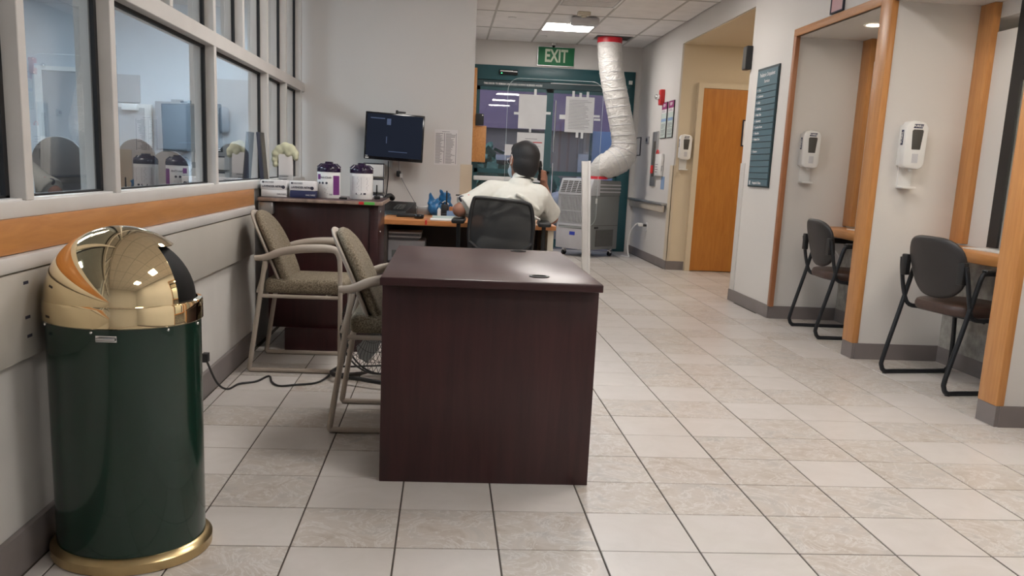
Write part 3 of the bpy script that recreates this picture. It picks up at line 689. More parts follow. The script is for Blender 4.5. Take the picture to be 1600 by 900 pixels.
# ---- counters in the niches
for q, (a, b) in enumerate(((.08, 1.5), (1.64, 3.06), (3.2, 4.64))):
    lab = ['wood-edged counter in the niche nearest the viewer', 'wood-edged counter in the nearer chair niche', 'wood-edged counter in the farther chair niche'][q]
    t = thing('counter', lab, 'counter', (3.06, (a+b)/2, .70), group='wood-edged niche counters'); h = (b-a)/2-.003
    poly = [(.265, -h), (.265, h), (.10, h), (.02, h-.20), (-.02, 0), (-.02, -.1), (.02, -h+.1), (.04, -h)]
    obj('counter_top', MB().prism(poly, 0, .062, 'z', bev=.012), M['mapleh'], t)
    obj('counter_bracket', MB().prism([(.25, 0), (.25, -.2), (.08, 0)], h-.05, h-.02, 'y'), M['white'], t)
    obj('glass_tray', MB().box(.10, .24, -h+.5, h-.40, .0625, .068), M['white'], t)

# ---- hand sanitiser dispensers
def dispenser(fr_, lab):
    t = thing('sanitizer_dispenser', lab, 'dispenser', frame=fr_, group='wall hand sanitizer dispensers')
    obj('back_plate', MB().box(-.066, .066, 0, .25, 0, .03, bev=.01), M['white'], t)
    body = MB().prism([(-.070, .0), (-.045, -.012), (.03, -.018), (.058, -.004), (.066, .02), (.07, .23), (.05, .262), (-.02, .272), (-.058, .262), (-.074, .235)], .028, .105, 'z', bev=.014)
    obj('cover', body, M['whiter'], t)
    obj('sight_window', MB().prism([(-.028, .10), (.026, .10), (.036, .21), (.03, .218), (-.026, .218), (-.034, .21)], .1045, .108, 'z', bev=.002), M['acdark'], t)
    obj('push_plate', MB().box(-.018, .018, .02, .075, .1045, .107), M['acwhite'], t)
    lb = obj('brand_badge', MB().prism([(-.030, .226), (.026, .226), (.032, .250), (-.024, .250)], .105, .1065, 'z'), M['navy'], t)
    text('brand_text', 'PURELL', .018, 0, .238, .1067, M['whiter'], lb, bold=.0006)
    lb = obj('side_badge', MB().box(-.0755, -.0735, .125, .215, .055, .080), M['navy'], t)
    mt = Matrix.Translation((-.0757, .170, .067)) @ Matrix(((0, 0, -1, 0), (1, 0, 0, 0), (0, -1, 0, 0), (0, 0, 0, 1)))
    obj('side_text', text_mb('PURELL', .021, mt, bold=.0006), M['whiter'], lb)
    obj('nozzle', MB().cyl((0, -.03, .07), (0, -.01, .07), .012, n=12), M['white'], t)
    obj('drip_tray_arm', MB().prism([(-.045, -.0), (.045, -.0), (.042, -.125), (-.042, -.125)], .0, .012, 'z'), M['white'], t)
    obj('drip_tray', MB().box(-.045, .045, -.135, -.122, .0, .085, bev=.004), M['white'], t)
dispenser(('F', 2.945, 4.64, 1.225), 'white sanitizer dispenser in the farther chair niche')
dispenser(('F', 2.955, 3.06, 1.225), 'white sanitizer dispenser in the nearer chair niche')
dispenser(('F', 2.872, 8.17, 1.305), 'white sanitizer dispenser on the cream wall beside the wooden door')

# ---- directory sign on the right wall
t = thing('directory_sign', 'tall teal directory sign with name strips on the right wall', 'sign', frame=('R', 2.769, 5.165, 1.04))
obj('sign_board', MB().box(-.255, .255, 0, .985, 0, .012), M['signdark'], t)
obj('header_panel', MB().box(-.240, .240, .835, .965, .012, .016), M['sign'], t)
text('header_text', 'Pediatric Outpatient', .046, 0, .925, .0165, M['paper'], t, sx=.95); text('header_text', 'Services', .040, 0, .872, .0165, M['paper'], t)
names = ['\u2190 Clinic', '\u2190 Conference', '\u2190 Lobby', '\u2190 Radiology', '\u2190 Main Clinic', '\u2190 Laboratory', '\u2191 Lactation Room', '\u2190 Education', '\u2190 Patient Care', '', '\u2190 Elevators', '', '', '', '']
y = .828
for q, nme in enumerate(names):
    s_ = obj('name_strip', MB().box(-.240, .240, y-.045, y, .012, .017, bev=.001, seg=1), M['sign'], t)
    if nme: text('strip_text', nme, .027, -.215, y-.023, .0172, M['paper'], s_, align='LEFT', bold=.0005)
    y -= .0508
s_ = obj('name_strip', MB().box(-.240, .240, .012, y, .012, .017), M['sign'], t); text('strip_text', 'Hospital & Clinics', .030, -.13, .034, .0172, M['paper'], s_, align='LEFT', bold=.0006)
obj('emblem', MB().box(-.205, -.180, .018, .052, .017, .018), M['paper'], s_)
# speaker, sign over niche, downlight
t = thing('wall_speaker', 'small black speaker box high at the passage corner', 'speaker', (2.742, 5.70, 2.05))
obj('cabinet', MB().box(-.026, .026, -.055, .055, 0, .20, bev=.006), M['black'], t); obj('grille', MB().box(-.029, -.026, -.045, .045, .01, .19), M['acdark'], t)
t = thing('hanging_sign', 'pink-tinted plate sign above the wooden niche header', 'sign', frame=('R', 2.769, 3.90, 2.26))
obj('sign_plate', MB().box(-.10, .10, 0, .36, 0, .01), M['pink'], t); f_ = MB(); [f_.box(s*.10-.006, s*.10+.006, -.006, .366, 0, .014) for s in (-1, 1)]; f_.box(-.1, .1, -.006, .004, 0, .014)
obj('sign_frame', f_, M['inkdark'], t)
for q, (x, y) in enumerate(((3.05, 3.92), (3.05, 2.35), (3.05, .8))):
    t = thing('downlight', ['recessed downlight in the farther niche ceiling', 'recessed downlight in the nearer niche ceiling', 'recessed downlight in the niche nearest the viewer'][q], 'downlight', (x, y, 2.19), group='niche downlights')
    obj('downlight_ring', MB().lathe([(.055, -.002), (.068, -.006), (.072, -.001)], 28), M['whiter'], t); obj('lamp_face', MB().lathe([(0, -.0015), (.055, -.0015)], 28), M['spot'], t)

# ---- items on the far right wall
t = thing('fire_alarm', 'small red fire alarm horn high on the far right wall', 'alarm', frame=('R', 2.77, 8.93, 1.95))
obj('alarm_body', MB().box(-.055, .055, 0, .185, 0, .055, bev=.008), M['red'], t); obj('strobe_lens', MB().box(-.03, .03, .07, .12, .055, .075, bev=.006), M['whiter'], t)
t = thing('alarm_pull', 'round chrome bell dome beside the red alarm', 'bell', frame=('R', 2.77, 9.22, 2.07)); obj('dome', MB().ell((0, 0, .02), (.035, .035, .03)), M['chrome'], t)
for q, y in enumerate((8.80, 8.46)):
    t = thing('wall_poster', ['tall narrow purple-headed poster, the one nearer the red alarm', 'tall narrow purple-headed poster, the one nearer the cream pillar'][q], 'poster', frame=('R', 2.769, y, 1.545), group='purple-headed wall posters')
    obj('frame_board', MB().box(-.135, .135, 0, .43, 0, .012), M['black'], t)
    obj('sheet', MB().box(-.122, .13, .008, .30, .012, .0135), M['palegreen'], t)
    h_ = obj('header_band', MB().box(-.122, .13, .345, .425, .012, .014), M['magenta'], t); text('header_text', 'STOP', .045, 0, .39, .0143, M['paper'], h_, bold=.002)
    obj('blue_band', MB().box(-.122, .13, .20, .235, .0136, .0145), M['lightblue'], t); obj('white_band', MB().box(-.122, .13, .30, .345, .012, .0137), M['paper'], t)
    obj('printed_lines', lines(-.10, .12, [.315, .33, .17, .155, .14, .125, .10, .085, .07, .05, .035], .006, .0142, .4), M['ink'], t)
t = thing('notice_frame', 'thin framed notice on the far right wall near the teal jamb', 'notice', frame=('R', 2.769, 10.22, 1.35)); obj('frame_board', MB().box(-.14, .14, 0, .25, 0, .012), M['inkdark'], t); obj('sheet', MB().box(-.125, .125, .012, .238, .012, .0135), M['lowwall'], t)
t = thing('thermostat', 'small grey thermostat on the far right wall', 'thermostat', frame=('R', 2.769, 9.65, 1.50)); obj('thermostat_body', MB().box(-.08, .08, 0, .09, 0, .02, bev=.004), M['steel'], t); obj('display', MB().box(-.05, .03, .03, .07, .02, .022), M['inkdark'], t)
t = thing('extinguisher_cabinet', 'steel recessed fire extinguisher cabinet on the far right wall', 'cabinet', frame=('R', 2.769, 9.18, .96)); obj('cabinet_frame', MB().box(-.15, .15, 0, .68, 0, .015, bev=.003), M['steel'], t); obj('cabinet_window', MB().box(-.06, .06, .12, .56, .015, .018), M['acdark'], t); obj('extinguisher', MB().cyl((0, .16, .02), (0, .26, .02), .028, n=14), M['red'], t)
t = thing('door_hanger_rack', 'white paper holder with red loop hung on the far right wall', 'paper holder', frame=('R', 2.765, 8.80, 1.09)); obj('pocket', MB().box(-.20, .13, 0, .27, 0, .03, bev=.004), M['whiter'], t); obj('red_loop', MB().tube([(-.14+.05*math.cos(a), .28+.035*math.sin(a), .02) for a in [2*PI*q/14 for q in range(14)]], .008, 6, closed=True), M['red'], t)
obj('printed_lines', lines(-.18, -.02, [.05, .08, .11, .14], .008, .0305), M['ink'], t); obj('hook', MB().tube([(.13, .12, .01), (.17, .12, .03), (.17, .06, .03)], .006), M['steel'], t)
t = thing('paper_sheet', 'pale sheet taped below the paper holder', 'paper', frame=('R', 2.769, 8.66, .93)); obj('sheet', MB().box(-.09, .09, 0, .155, 0, .002), M['lightblue'], t)
t = thing('handrail', 'beige wall handrail along the far right wall', 'handrail', frame=('R', 2.77, 9.36, .66)); obj('rail_panel', MB().box(-1.02, 1.02, 0, .085, .03, .055, bev=.01), M['handrail'], t); obj('rail_grip', MB().box(-1.03, 1.03, .085, .115, .0, .075, bev=.012, seg=3), M['steel'], t)
for x in (-.8, 0, .8): obj('rail_bracket', MB().box(x-.04, x+.04, .02, .075, 0, .035), M['handrail'], t)
t = thing('wall_outlet', 'white outlet low on the far right wall under the handrail', 'outlet', frame=('R', 2.769, 9.36, .37)); obj('cover_plate', MB().box(-.035, .035, 0, .115, 0, .006, bev=.002), M['whiter'], t); obj('plug', MB().box(-.02, .02, .06, .09, .006, .05, bev=.004), M['black'], t)
t = thing('air_conditioner_cord', 'white power cord drooping from the outlet to the floor', 'cord', (0, 0, 0)); obj('cord', MB().tube(smoothpath([(2.70, 9.38, .445), (2.66, 9.45, .46), (2.60, 9.55, .36), (2.58, 9.58, .2), (2.585, 9.56, .05), (2.60, 9.54, .008), (2.52, 9.7, .008)], 6), .009, 8), M['whiter'], t); obj('plug_head', MB().box(2.66, 2.72, 9.35, 9.43, .43, .47, bev=.01), M['whiter'], t)
t = thing('door_notice', 'black-framed notice on the wooden door', 'notice', frame=('F', 3.62, 8.098, 1.47)); obj('frame_board', MB().box(-.10, .10, 0, .30, 0, .012), M['inkdark'], t); obj('sheet', MB().box(-.085, .085, .015, .285, .012, .0135), M['paper'], t); obj('printed_lines', lines(-.07, .07, [.25, .22, .19, .16, .13, .10], .006, .0138), M['ink'], t)

# ---- exit sign, header sensor, papers on the doors
t = thing('exit_sign', 'green exit sign with pale letters above the teal doors', 'exit sign', frame=('F', 1.57, 10.399, 2.50))
obj('sign_board', MB().box(-.255, .255, 0, .255, 0, .03, bev=.004), M['exitgreen'], t)
f_ = MB(); [f_.box(s*.253-.004, s*.253+.004, 0, .255, .028, .034) for s in (-1, 1)]; [f_.box(-.255, .255, .1275+s*.124-.004, .1275+s*.124+.004, .028, .034) for s in (-1, 1)]
obj('sign_frame', f_, M['steel'], t)
text('exit_letters', 'EXIT', .235, 0, .1275, .0312, M['exitglow'], t, bold=.006, sx=.66)
t = thing('door_sensor', 'black motion sensor bar on the teal door header', 'sensor', frame=('F', .925, 10.38, 2.355)); obj('sensor_body', MB().box(-.13, .13, 0, .065, 0, .05, bev=.012), M['blackgloss'], t); obj('sensor_led', MB().box(-.10, -.085, .012, .022, .05, .052), M['led'], t)
obj('sensor_stripe', MB().box(-.115, .06, .040, .052, .05, .052), M['whiter'], t)
def paper(x, z0, w_, h_, lab, tapes, kind):
    t = thing('door_paper', lab, 'paper', frame=('F', x, 10.424, z0), group='sheets taped on the door glass')
    obj('sheet', MB().box(-w_/2, w_/2, 0, h_, .001, .003), M['paper'], t)
    for (a, b, tw, th) in tapes: obj('tape', MB().box(a-tw/2, a+tw/2, b-th/2, b+th/2, .003, .0038), M['whiter'], t)
    if kind == 'text':
        obj('printed_lines', lines(-w_*.38, w_*.42, [h_*(.90-.042*q) for q in range(20)], .005, .0036, .35), M['ink'], t)
    if kind == 'red':
        obj('red_rule', MB().box(-.05, w_*.42, h_-.135, h_-.122, .003, .0037), M['red'], t); obj('heading_rule', MB().box(-.08, .09, h_-.085, h_-.078, .003, .0037), M['ink'], t); obj('printed_lines', lines(-.12, .14, [h_-.18-.03*q for q in range(9)], .004, .0036), M['ink'], t)
paper(1.285, 1.655, .385, .46, 'blank white sheet taped on the left door pane', [(.03, .49, .035, .09), (-.22, .20, .07, .035), (.22, .22, .07, .035), (-.02, -.02, .03, .06)], '')
paper(1.28, 1.10, .385, .50, 'white sheet with a red line taped behind the guard\'s head', [], 'red')
paper(1.945, 1.635, .40, .48, 'printed notice with many tape strips on the right door pane', [(-.10, .51, .035, .09), (0, .50, .035, .07), (.10, .51, .035, .09), (-.24, .20, .08, .06), (.24, .23, .09, .03), (.25, .185, .09, .03), (-.02, -.03, .035, .08), (.05, -.035, .035, .09)], 'text')
paper(.98, 1.28, .11, .15, 'small pale card stuck low on the left door pane', [], '')
t = thing('wooden_board', 'narrow orange wooden board at the left edge of the teal doors', 'board', frame=('F', .50, 10.33, 1.17)); obj('upright', MB().box(-.06, .0, 0, 1.25, 0, .04, bev=.003), M['maple'], t); obj('lower_panel', MB().box(.0, .15, 0, .49, 0, .035, bev=.003), M['maple'], t)
t = thing('card_reader', 'black box on the wooden board beside the doors', 'card reader', frame=('F', .555, 10.30, 1.665)); obj('reader_body', MB().box(-.055, .055, 0, .155, 0, .035, bev=.006), M['black'], t); obj('indicator', MB().box(.03, .045, .125, .14, .035, .037), M['whiter'], t)

# ---- portable air conditioner (turned 40 degrees) and its hose
t = thing('portable_air_conditioner', 'grey and white portable air conditioner on casters by the doors', 'air conditioner', (1.97, 9.24, 0), math.radians(41))
# local: x along the grey side (away right), y along the front (away left)
obj('cabinet', MB().box(.03, .62, .0, .53, .10, .80, bev=.006), M['acgrey'], t)
obj('top_hood', MB().box(.06, .63, -.005, .535, .80, 1.0, bev=.012), M['acgrey'], t)
obj('front_panel', MB().prism([(-.005, .10), (.03, .10), (.03, .80), (-.005, .80)], .0, .53, 'y').box(-.02, .03, .0, .53, .10, .42, bev=.006), M['acwhite'], t)
obj('top_cowl', MB().prism([(-.02, .80), (.06, 1.01), (.20, 1.015), (.20, .80)], -.008, .538, 'y', bev=.006), M['acwhite'], t)
for q in range(12): obj('louver', MB().box(-.013, -.004, .10, .48, .462+q*.0265, .475+q*.0265), M['acwhite'], t) if 0 else None
obj('grille_recess', MB().box(-.009, -.004, .055, .49, .45, .775), M['acdark'], t)
for q in range(17): obj('grille_bar', MB().box(-.014, -.006, .062+q*.0255, .077+q*.0255, .445, .78), M['acwhite'], t)
obj('grille_tie', MB().box(-.017, -.004, .055, .49, .585, .60), M['acwhite'], t)
ra = math.atan2(.21, .08); vm = Matrix.Translation((-.02, 0, .80)) @ Matrix.Rotation(-(PI/2-ra), 4, 'Y').inverted() 
o = obj('vent_recess', MB().box(-.004, .0, .14, .50, .035, .19), M['acdark'], t); o.matrix_local = vm
for q in range(6):
    o = obj('vent_slat', MB().box(-.010, .0, .14, .50, .045+q*.024, .052+q*.024), M['acwhite'], t); o.matrix_local = vm
for q in range(3):
    o = obj('vent_divider', MB().box(-.012, .0, .22+q*.09, .228+q*.09, .035, .19), M['acwhite'], t); o.matrix_local = vm
o = obj('control_panel', MB().box(-.006, .0, .03, .10, .05, .18), M['blue'], t); o.matrix_local = vm
obj('drawer_gap', MB().box(-.024, -.019, .04, .49, .365, .40), M['acgrey'], t)
obj('badge', MB().box(-.025, -.019, .20, .29, .28, .325), M['blue'], t)
for q in range(3): obj('side_groove', MB().box(.10, .62, -.014, -.005, .845+q*.045, .86+q*.045), M['acwhite'], t)
obj('side_latch', MB().box(.12, .15, -.012, -.002, .70, .77, bev=.004), M['whiter'], t); obj('side_handle', MB().box(.13, .20, -.010, -.001, .375, .40), M['black'], t)
obj('intake_grille', MB().box(.17, .52, -.008, -.0, .14, .36), M['acdark'], t)
for q in range(14): obj('intake_slat', MB().box(.17, .52, -.013, -.006, .147+q*.0155, .152+q*.0155), M['acgrey'], t)
obj('seam', MB().box(.03, .62, -.003, .0, .412, .417), M['acdark'], t)
for x, y in ((.10, .05), (.10, .48), (.54, .05), (.54, .48)):
    c_ = obj('caster', MB().cyl((x, y-.015, .035), (x, y+.015, .035), .035, n=18), M['black'], t); obj('caster_fork', MB().box(x-.02, x+.02, y-.022, y+.022, .04, .105, bev=.003), M['chrome'], c_)
t = thing('exhaust_hose', 'fat white quilted exhaust hose from the air conditioner to the ceiling', 'hose')
def hy(z): return 9.62
path = [(2.10, 9.50, 1.03), (2.10, 9.50, 1.09), (2.16, 9.50, 1.16), (2.29, 9.54, 1.225), (2.40, 9.58, 1.31), (2.445, 9.60, 1.45), (2.395, 9.60, 1.70), (2.33, 9.60, 1.95), (2.26, 9.60, 2.20), (2.20, 9.60, 2.45), (2.17, 9.60, 2.68), (2.165, 9.60, 2.80)]
P_ = smoothpath(path, 10); N_ = len(P_)
cum = [0]
for a, b in zip(P_, P_[1:]): cum.append(cum[-1]+(b-a).length)
rad = [(.158+.030*math.exp(-((c_-.42)/.2)**2) if c_ > .22 else .118+.062*c_/.22) for c_ in cum]
rad = [r-.007*(1-abs(math.sin(PI*c_/.115))**.4) for r, c_ in zip(rad, cum)]
hm = MB().tube(P_, rad, 36); ho = obj('hose_fabric', hm, M['hose'], t, ang=2)
for k_, c0 in enumerate([.30+.115*q for q in range(13)]):
    i = min(range(N_), key=lambda q: abs(cum[q]-c0)); p = P_[i]; tn = (P_[min(N_-1, i+1)]-P_[i-1]).normalized()
    tn = (tn+Vector((.12, 0, 0))).normalized(); u = tn.orthogonal().normalized(); v = tn.cross(u)
    if i >= N_-2 or c0 > cum[-1]-.08: continue
    obj('spiral_seam', MB().tube([p+(u*math.cos(a)+v*math.sin(a))*(rad[i]+.003) for a in [2*PI*q/32 for q in range(32)]], .0035, 6, closed=True), M['acwhite'], t)
obj('tape_band', MB().tube([(P_[-1][0], P_[-1][1], 2.735), (P_[-1][0], P_[-1][1], 2.80)], [.160, .162], 32), M['redtape'], t, label='red tape at the ceiling'); obj('tape_band', MB().tube([(2.10, 9.50, 1.015), (2.10, 9.50, 1.05)], [.135, .13], 32), M['redtape'], t, label='red tape at the air conditioner')

# ---- clear acrylic screen with its white post
t = thing('acrylic_screen', 'tall clear acrylic screen on a white post behind the guard\'s desk', 'screen', (0, 6.0, 0))
def rrect(x0, x1, z0, z1, r, n=8):
    out = []
    for cx_, cz_, a in ((x1-r, z1-r, 0), (x0+r, z1-r, PI/2), (x0+r, z0+r, PI), (x1-r, z0+r, 1.5*PI)):
        out += [(cx_+r*math.cos(a+q*PI/2/n), cz_+r*math.sin(a+q*PI/2/n)) for q in range(n+1)]
    return out
rr_ = rrect(.655, 1.53, .59, 1.91, .11)
obj('sheet', MB().prism(rr_, -.004, .004, 'y'), M['acrylic'], t)
obj('sheet_edge', MB().tube([(x, 0, z) for x, z in rr_], .0016, 6, closed=True), M['edgeglass'], t)
obj('post', MB().prism([(1.44, 0), (1.497, 0), (1.430, 1.20), (1.365, 1.20)], -.02, .02, 'y', bev=.002), M['white'], t)
obj('post_edge', MB().prism([(1.490, 0), (1.512, 0), (1.446, 1.205), (1.426, 1.205)], -.03, .03, 'y', bev=.002), M['whiter'], t)
obj('foot', MB().box(1.37, 1.48, -.2, .28, 0, .02, bev=.004), M['whiter'], t)

# ---- guard's desk
t = thing('guard_desk', 'long desk with orange wooden top at which the guard sits', 'desk')
obj('desktop', MB().box(-.30, .865, 3.58, 4.58, .708, .74, bev=.003), M['deskorange'], t)
obj('end_leg_panel', MB().box(.815, .855, 3.62, 4.50, 0, .708, bev=.003), M['creamplastic'], t)
obj('modesty_panel', MB().box(-.28, .815, 4.30, 4.33, .05, .708), M['browndark'], t)
obj('end_leg_panel', MB().box(-.29, -.265, 3.62, 4.50, 0, .708), M['browndark'], t)
# ---- tall mahogany cabinet
t = thing('mahogany_cabinet', 'dark mahogany cabinet with chipped top beside the window wall', 'cabinet')
obj('cabinet_body', MB().box(-.90, -.27, 2.84, 3.42, .13, .862, bev=.002), M['mahog'], t); obj('plinth', MB().box(-.80, -.29, 2.80, 3.38, 0, .13), M['mahog'], t)
obj('corner_stile', MB().box(-.315, -.268, 2.825, 2.85, 0, .862, bev=.002), M['mahogedge'], t)
obj('cabinet_top', MB().box(-.945, -.245, 2.78, 3.46, .864, .886, bev=.002), M['mahogtop'], t); obj('chipped_edge', MB().box(-.945, -.244, 2.775, 2.782, .865, .884, bev=.002).box(-.246, -.241, 2.78, 3.46, .865, .884), M['chip'], t)
obj('green_edge_tape', MB().box(-.345, -.285, 2.770, 2.776, .867, .882), M['greendot'], t); obj('red_edge_tape', MB().box(-.375, -.347, 2.770, 2.776, .867, .882), M['red'], t)
for z in (.82, .70, .45, .42): obj('hinge_screw', MB().ell((-.268, 3.0, z), .006, 8), M['chrome'], t)
t = obj('bracket', MB().box(-.945, -.86, 2.79, 2.86, .79, .862, bev=.01), M['steel'], t)

# items on the cabinet
def glove_box(x, y, lab, lower, lowmat):
    t = thing('glove_box', lab, 'box', (x, y, .887)); t['group'] = 'glove boxes on the cabinet'
    obj('lower_box', MB().box(-.072, .072, -.055, .055, 0, .040, bev=.0015), M[lowmat], t)
    u_ = obj('upper_box', MB().box(-.074, .072, -.056, .055, .041, .094, bev=.0015), M['paper'], t)
    mt = Matrix.Translation((-.004, -.0565, .058)) @ Matrix.Rotation(PI/2, 4, 'X'); obj('box_text', text_mb('LAVENDER NITRILE', .0165, mt, bold=.0005, sx=.86), M['inkdark'], u_)
    mt = Matrix.Translation((-.026, -.0565, .082)) @ Matrix.Rotation(PI/2, 4, 'X'); obj('brand_text', text_mb('HALYARD', .012, mt, bold=.0004), M['ink'], u_)
    obj('round_mark', MB().cyl((.055, -.0565, .056), (.055, -.057, .056), .010, n=16).cyl((-.06, -.0565, .082), (-.06, -.057, .082), .006, n=12), M['inkdark'], u_)
    mt = Matrix.Translation((.045, -.0557, .016)) @ Matrix.Rotation(PI/2, 4, 'X'); obj('lower_text', text_mb('HALYARD', .012, mt), M['inkdark' if lowmat == 'paper' else 'paper'], t)
glove_box(-.872, 2.93, 'stacked pale glove boxes on the cabinet, next to the window sill', 1, 'paper')
glove_box(-.708, 2.93, 'white glove box over a navy one, next to the wipes tub', 1, 'navy')
obj('x', MB().box(0, .001, 0, .001, 0, .001), M['navy']) if 0 else None
def wipes(x, y, lab, front):
    t = thing('wipes_canister', lab, 'canister', (x, y, .887), .0, group='purple-lidded wipes tubs')
    r = .068
    obj('tub', MB().lathe([(0, 0), (r*.94, 0), (r, .008), (r, .150), (r*.98, .156), (0, .156)], 40), M['whiter'], t)
    obj('lid', MB().lathe([(r*1.02, .152), (r*1.03, .172), (r*.98, .180), (r*.62, .200), (r*.3, .203), (0, .203)], 40), M['purplelid'], t)
    obj('flip_cap', MB().box(-.022, .022, -.02, .03, .198, .212, bev=.005), M['purplelid'], t)
    for a in range(10):
        a_ = 2*PI*a/10; obj('lid_rib', MB().cyl((r*.99*math.cos(a_), r*.99*math.sin(a_), .178), (r*.66*math.cos(a_), r*.66*math.sin(a_), .200), .006, .003, n=8), M['purplelid'], t)
    def curved(a0, a1, z0, z1, mat, name, e=.0007):
        return obj(name, MB().lathe([(r+e, z0), (r+e, z1)], 16, a0=math.radians(a0), a1=math.radians(a1)), mat, t)
    def wrap(mb, ac):
        for v in mb.bm.verts:
            a = math.radians(ac)+v.co.x/r; rr = r+.0009+v.co.z; v.co = (rr*math.cos(a), rr*math.sin(a), v.co.y)
        return mb
    if front:
        curved(-62, -22, .02, .132, M['purple'], 'purple_panel'); curved(-150, -128, .108, .138, M['purple'], 'logo_square', .0008)
        obj('label_text', wrap(text_mb('Sani-Cloth', .016, Matrix.Translation((0, .120, 0)), bold=.0004), -100), M['ink'], t)
        obj('label_marks', wrap(MB().cyl((-.035, .088, 0), (-.035, .088, .0004), .007, n=12).cyl((-.012, .088, 0), (-.012, .088, .0004), .007, n=12).cyl((.011, .088, 0), (.011, .088, .0004), .007, n=12), -104), M['inkdark'], t)
        obj('label_text_small', wrap(text_mb('160', .014, Matrix.Translation((.03, .022, 0)), bold=.0004), -100), M['ink'], t)
        obj('printed_lines', wrap(lines(-.05, .02, [.062, .055, .048, .034, .027], .003, 0), -104), M['ink'], t)
    else:
        curved(-140, -30, .03, .135, M['paper'], 'label_sheet')
        obj('printed_lines', wrap(lines(-.055, -.008, [.130-.007*q for q in range(12)], .0025, .0003).box(-.004, .055, .120, .122, .0003, .0006), -88), M['ink'], t)
        obj('printed_lines', wrap(lines(.0, .05, [.124-.007*q for q in range(11)], .0025, .0003), -88), M['ink'], t)
        obj('barcode', wrap(MB().box(-.03, .005, .028, .038, .0003, .0008).box(.015, .03, .028, .038, .0003, .0008), -88), M['inkdark'], t)
wipes(-.575, 3.02, 'purple-lidded wipes tub with purple label, left on the cabinet', 1)
wipes(-.385, 3.04, 'purple-lidded wipes tub with plain label, right on the cabinet', 0)
t = thing('radio', 'small black radio with stub aerial behind the right wipes tub', 'radio', (-.297, 3.12, .887)); obj('radio_body', MB().box(-.018, .018, -.012, .012, 0, .02, bev=.003), M['black'], t); obj('aerial', MB().cyl((-.003, 0, .018), (-.003, 0, .085), .006, .004, n=10), M['black'], t)
tag(obj('pen', MB().cyl((-.50, 2.90, .893), (-.455, 2.90, .893), .006, n=10), M['black']), 'short black pen between the two wipes tubs', 'pen')
t = thing('brochure_holder', 'clear acrylic brochure holder with white sheets behind the glove boxes', 'holder', (-.875, 3.30, .887)); obj('back', MB().box(-.045, .05, .0, .006, 0, .215), M['acrylic'], t); obj('front', MB().box(-.045, .05, -.045, -.041, 0, .12), M['acrylic'], t); obj('sheets', MB().box(-.040, .045, -.03, -.004, .004, .245, bev=.002), M['paper'], t)
obj('printed_lines', MB().box(-.035, .01, -.031, -.030, .09, .094).box(-.035, .02, -.031, -.030, .11, .114).box(-.035, .0, -.031, -.030, .07, .074), M['ink'], t)
mb = MB(); random.seed(3)
for x, z, r in ((-.055, .245, .03), (-.035, .27, .032), (0, .285, .034), (.03, .275, .034), (.055, .25, .028), (-.062, .21, .022), (-.058, .18, .018), (.06, .225, .018), (.02, .25, .03)): mb.ell((x+random.uniform(-.004, .004), -.01, z), (r, .03, r), 12)
me = remeshed(mb, .006, 3)
tag(obj('yellow_gown', withmat(me, M['yellow'], 'gown'), None, loc=(-.875, 3.30, .887)), 'crumpled pale yellow gown draped over the brochure holder', 'gown')
tag(obj('yellow_note', MB().prism([(-.03, 0), (.03, 0), (.01, .02), (-.01, .022)], -.01, .01, 'y'), M['yellow2'], loc=(-.765, 3.15, .888)), 'bright yellow folded note behind the navy glove box', 'note')
t = thing('leaning_board', 'dark leaning board between the window and the glove boxes', 'sign board', (-.955, 3.02, .888)); m_ = MB().prism([(-.012, 0), (.010, 0), (-.022, .362), (-.042, .362)], -.01, .10, 'y', bev=.002)
obj('dark_panel', m_, M['inkdark'], t); obj('panel_edge', MB().prism([(.010, 0), (.015, 0), (-.017, .362), (-.022, .362)], -.01, .10, 'y'), M['acdark'], t); obj('stand_foot', MB().box(-.012, .01, .10, .13, .0, .004), M['inkdark'], t)

# ---- monitor and wall items
t = thing('wall_monitor', 'black wall monitor above the guard\'s desk', 'monitor', (-.275, 4.46, 1.295)); t.rotation_euler = (math.radians(-3), math.radians(2.0), math.radians(4))
obj('housing', MB().box(-.218, .218, -.012, .018, -.172, .172, bev=.005), M['blackgloss'], t); obj('screen', MB().box(-.205, .205, -.0135, -.012, -.150, .160), M['screen'], t)
obj('rear_bulge', MB().box(-.205, .12, .018, .07, -.12, .13, bev=.03, seg=3), M['black'], t); obj('wall_arm', MB().box(-.06, .06, .06, .19, -.06, .06), M['black'], t)
obj('screen_image', MB().box(-.18, -.075, -.0142, -.0136, .125, .132).box(-.06, -.03, -.0142, -.0136, .085, .13).box(-.06, -.054, -.0142, -.0136, -.05, .0).box(-.04, .10, -.0142, -.0136, -.11, -.105), emit('screen_glow', (.025, .038, .075), .5), t)
obj('logo_sticker', MB().box(-.208, -.182, -.0145, -.012, -.166, -.158).box(-.208, -.19, -.0145, -.012, -.150, -.146), M['whiter'], t)
c_ = obj('webcam', MB().box(.0, .075, -.012, .010, .178, .190, bev=.003).box(.0, .02, -.014, .012, .170, .196, bev=.004), M['black'], t)
t = thing('wall_paper', 'printed phone list on the wall right of the monitor', 'paper', frame=('F', .107, 4.649, 1.11)); obj('sheet', MB().box(-.085, .09, 0, .265, 0, .0015), M['paper'], t)
obj('printed_lines', lines(-.078, -.012, [.235-.0085*q for q in range(27)], .0035, .0016, .5), M['ink'], t); obj('printed_lines', lines(.0, .078, [.235-.0085*q for q in range(27)], .0035, .0016, .5), M['ink'], t); obj('table_rule', MB().box(-.012, -.008, .01, .24, .0015, .0022).box(.078, .082, .01, .24, .0015, .0022).box(-.03, .03, .248, .251, .0015, .0022), M['ink'], t)
t = thing('letter_tray', 'stack of three white wall trays left below the monitor', 'tray', (-.425, 4.56, .74))
